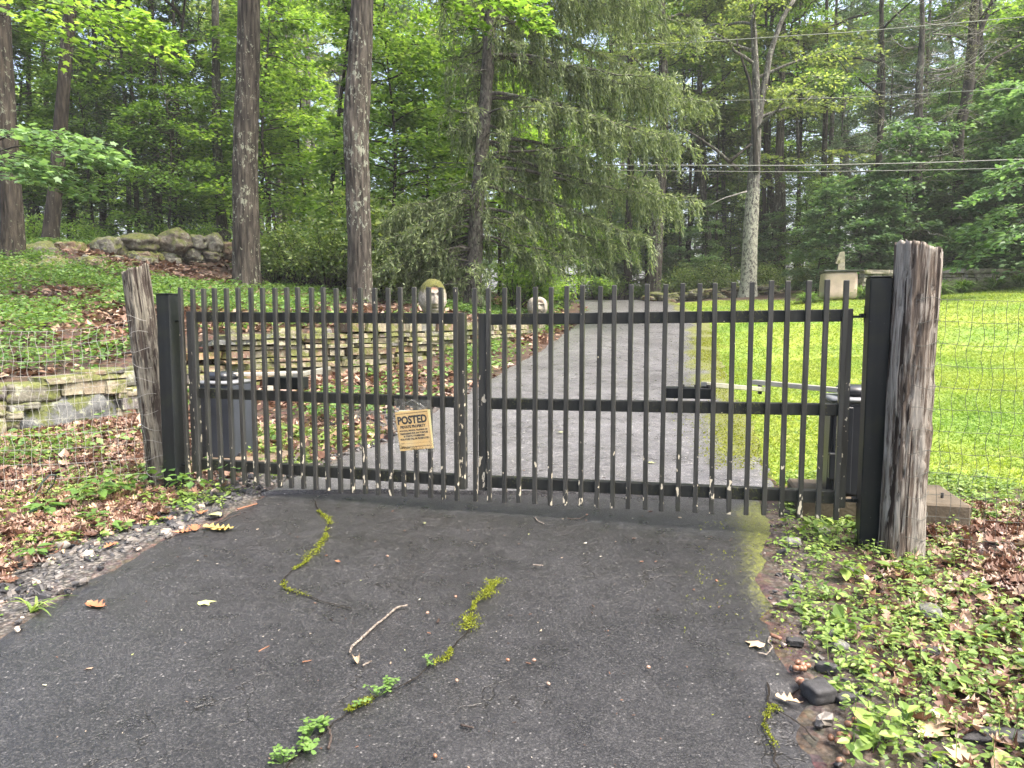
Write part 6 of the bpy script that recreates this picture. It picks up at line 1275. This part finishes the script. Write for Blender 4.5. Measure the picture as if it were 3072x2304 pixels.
# broken slabs of asphalt on the right verge
MAT_CHUNK = simple('broken_asphalt', (.035, .035, .037), .6, .4, .4, 60, .8, .004)
for px, py, w, d_, h_, rz, lb in ((2455, 2085, .085, .085, .04, .3, 'large broken block of asphalt at the right drive edge'), (2480, 2010, .07, .03, .025, -.6, 'narrow asphalt shard above the large broken block'), (2385, 1930, .06, .035, .02, -.3, 'dark asphalt shard by the curly stick'), (2500, 1915, .05, .04, .025, .4, 'small asphalt lump in the weeds'), (2535, 2100, .06, .035, .02, .1, 'asphalt piece right of the large block'), (2985, 2215, .22, .065, .018, -.25, 'long black slab of roofing in the bottom right corner'), (2780, 1965, .08, .05, .03, -.2, 'dark lump of asphalt among the leaves at right')):
    p = pixground(px, py, .01); V, F = superstone(6, 9, px % 50, .12); o = MB().addmix(V * np.array([w, d_, h_ * 1.3]), F).obj('asphalt_chunk', MAT_CHUNK); o.location = (p[0], p[1], p[2] + h_ * .3); o.rotation_euler = (rng.normal(0, .08), rng.normal(0, .08), rz); tag(o, lb, 'rubble')
for px, py, s_, lb in ((2520, 1945, .045, 'small grey stone in the weeds by the asphalt shard'), (2378, 1635, .06, 'grey stone at the foot of the weeds below the gate'), (2470, 1600, .05, 'brown stone in the weeds below the gate end'), (2785, 1850, .075, 'rounded grey stone among leaves on the right'), (190, 1640, .05, 'pinkish pebble at the left verge'), (480, 1360, .08, 'pinkish stone in the leaves by the left post'), (875, 1430, .05, 'pale stone under the left gate leaf')):
    p = pixground(px, py, .01); V, F = superstone(5, 2.6, px % 40, .15); o = MB().addmix(V * s_ * np.array([1.4, 1.1, .9]), F).obj('field_stone', MAT_PEB); o.location = (p[0], p[1], p[2] + s_ * .2); tag(o, lb, 'stone')
# leafy plants one can pick out
def herb(label, p, h_, whorls, nleaf, size, az0, mat, tpl=OVATE, group=None, spread=.35, lean=(0, 0)):
    o = thing('leafy_plant', label, 'plant', p, 0, group); V, F = tube_vf(np.array([(0, 0, 0), (lean[0] * .5, lean[1] * .5, h_ * .55), (lean[0], lean[1], h_)]), .0022, 5); MB().addmix(V, F).obj('stem', LM_STEM, o); k = 0
    for wv in range(whorls):
        f = .45 + .55 * (wv + 1) / whorls; z = h_ * f
        for j in range(nleaf):
            a = az0 + wv * 1.3 + j * 2 * np.pi / nleaf + rng.normal(0, .15); A = np.array([[math.cos(a), math.sin(a), rng.uniform(-.2, .15)]]); N = np.array([[0, 0, 1.0]]) + rng.normal(0, .15, (1, 3)); mb = MB(); stamp(mb, tpl[0], tpl[1], np.array([[lean[0] * f + .02 * math.cos(a), lean[1] * f + .02 * math.sin(a), z]]), frames(N, A), np.array([size * rng.uniform(.75, 1.15) * (1 - .25 * (f - .5))])); mb.obj('leaf', mat, o)
    return o
for i, (px, py, h_, s_, lb) in enumerate(((245, 1535, .13, .10, 'large leafed plant in the oak leaves, middle of the left verge'), (300, 1520, .17, .10, 'tallest leafy plant in the left verge leaves'), (280, 1570, .06, .085, 'leafy plant at the front of the left verge clump'), (135, 1550, .08, .11, 'plant with one broad bright leaf at the left verge'), (345, 1500, .1, .09, 'leafy plant at the right of the left verge clump'), (545, 1480, .12, .07, 'thin leafy plant beside the left gate post'), (330, 1600, .06, .055, 'small pale plant in the left gravel'), (100, 1690, .08, .07, 'weed cluster at the left edge on the gravel'), (520, 1545, .08, .04, 'slim weed on the gravel below the left post'))):
    herb(lb, pixground(px, py), h_, 2 + i % 2, 4, s_, rng.uniform(0, 6), LM_PLANT)
for i, (px, py, h_, s_, lb) in enumerate(((2800, 1560, .17, .06, 'tall thin weed before the concrete pad at right'), (2750, 1545, .1, .05, 'weed at the right side of the thick wooden post'), (2640, 1600, .12, .035, 'dark leafed weed between the steel and wooden posts'), (2620, 1680, .13, .05, 'bushy weed at the foot of the right steel post'), (2470, 1700, .1, .05, 'weed in front of the right gate end'), (2330, 1640, .05, .06, 'star shaped weed at the drive edge below the gate'), (2345, 1865, .05, .045, 'three leafed weed beside the curly stick'), (2700, 1820, .13, .05, 'upright narrow weed in the right verge'), (2900, 1700, .12, .05, 'weed among brown leaves at the far right'), (2650, 2230, .12, .075, 'toothed weed at the bottom right'), (2560, 2250, .08, .06, 'weed with drooping leaves at the bottom right'), (2880, 2050, .13, .05, 'tall weed in the leaves at lower right'), (2480, 1930, .1, .055, 'bright broad weed in the middle of the right verge'), (2760, 2010, .11, .06, 'broad weed left of the dark asphalt lump'))):
    herb(lb, pixground(px, py), h_ * .7, 3, 4 if i % 2 else 3, s_ * .62, rng.uniform(0, 6), LM_WEED)
CLOV = (lambda: (np.vstack([np.array([[0, 0, 0], [.28, .35, .05], [.3, .8, .03], [.12, .95, 0], [0, .82, -.02], [-.12, .95, 0], [-.3, .8, .03], [-.28, .35, .05]])]), [np.array([[0, 1, 2, 3, 4, 5, 6, 7]])]))()
for i, (px, py, n_, s_, lb) in enumerate(((1282, 2000, 4, .018, 'single clover above the mossy right crack'), (1170, 2070, 12, .018, 'clover cluster in the lower middle of the crack'), (1135, 2090, 10, .018, 'clover cluster left of the middle one in the crack'), (1080, 2122, 3, .022, 'small heart leafed plant in the crack'), (955, 2190, 8, .026, 'broad clover beside the forked twig'), (925, 2212, 9, .024, 'pale clover left of the forked twig'), (918, 2258, 8, .024, 'clover below the pale one in the crack'), (850, 2290, 16, .017, 'clover clump at the bottom edge of the picture'))):
    p = on_drive(px, py); o = thing('clover_plant', lb, 'plant', p)
    for j in range(n_):
        c = np.array([rng.normal(0, .018), rng.normal(0, .014), rng.uniform(.012, .04)]); mb = MB(); V, F = tube_vf(np.array([[c[0] * .2, c[1] * .2, 0], c]), .0008, 4); mb.addmix(V, F)
        a = rng.uniform(0, 6) + np.arange(3) * 2.094; stamp(mb, CLOV[0], CLOV[1], np.repeat(c[None], 3, 0), frames(rdir(3, 1, .15), np.stack([np.cos(a), np.sin(a), np.zeros(3)], -1)), np.full(3, s_ * .85 * rng.uniform(.7, 1.2))); mb.obj('leaf', LM_PLANT, o, False)
# long leaved tuft at the left verge and the ornamental tufts along the garden wall
def tuft(name, label, p, n, L, mat, group=None, cat='plant', wid=.012):
    o = thing(name, label, cat, p, 0, group); mb = MB()
    for i in range(n):
        a = rng.uniform(0, 6.283); l = L * rng.uniform(.55, 1.1); t = np.linspace(0, 1, 6); out = np.array([math.cos(a), math.sin(a), 0]); el = rng.uniform(.5, 1.35); Pp = out * (l * math.cos(el) * t + .25 * l * t * t)[:, None]; Pp[:, 2] = l * math.sin(el) * t - l * .55 * t ** 2.4; Pp += np.array([rng.normal(0, .05 * L), rng.normal(0, .05 * L), 0]); lat = np.array([-out[1], out[0], 0]) * (wid * (1 - t ** 2) * .5 + .0006)[:, None]
        j = np.arange(5); mb.add(np.vstack([Pp - lat, Pp + lat]), np.stack([j, j + 1, j + 7, j + 6], -1))
    mb.obj('blades', mat, o); return o
tuft('grass_tuft', 'pale long bladed tuft at the left drive edge', pixground(95, 1835), 11, .15, LM_WEED)
for px, py, L, lb in ((2425, 880, .75, 'grass tuft left of the pedestal'), (2595, 868, .85, 'grass tuft right of the pedestal'), (2660, 855, .6, 'grass tuft hidden behind the right steel post'), (2812, 852, .85, 'grass tuft just right of the thick wooden post'), (2892, 855, .85, 'second grass tuft right of the thick wooden post'), (2988, 862, .85, 'third grass tuft right of the thick wooden post'), (3062, 872, .8, 'grass tuft at the right edge of the picture')):
    Yt = 20.6 if px > 2700 else 20.9; p = at(px, py, Yt); p[2] = Hf(p[0], p[1]); tuft('grass_tuft', lb, p, 240, L, LM_TUFT, 'grass tufts along the garden wall', 'ornamental grass', .038)
# loop of green hose-like cable by the left fence
Pq = np.array([pixground(60, 1512), pixground(95, 1490), pixground(140, 1480)]); c0 = pixground(120, 1490); c0[2] += .0
th = np.linspace(0, 1, 40); loop = np.array([at(*q, c0[1] - .02 * i) for i, q in enumerate([(60, 1510), (90, 1490), (140, 1478), (162, 1450), (168, 1425), (150, 1425), (125, 1450), (108, 1480), (102, 1505)])]); loop = resample(loop, .01); V, F = tube_vf(loop - c0, .0045, 8); o = MB().addmix(V, F).obj('cable_loop', simple('green_cable', (.03, .05, .045), .5, .4)); o.location = c0; tag(o, 'looped dark green cable sticking up by the left fence', 'cable')
print('objects', len(bpy.data.objects), 'tris', sum(sum(len(p.vertices) - 2 for p in []) for m in []) if False else '')

# ------------------------------------------------------------------ damp summer air
hz = NB('damp_air'); pv = hz.nt.nodes.new('ShaderNodeVolumePrincipled'); pv.inputs['Color'].default_value = (.93, .96, .95, 1); pv.inputs['Density'].default_value = .0009; pv.inputs['Anisotropy'].default_value = .0
hz.nt.links.new(pv.outputs[0], hz.out.inputs['Volume'])
V, F = box_vf((460, 470, 48)); hb = MB().addmix(V + np.array([0, 205, 20]), F).obj('haze', hz.m, None, False); tag(hb, kind='stuff')
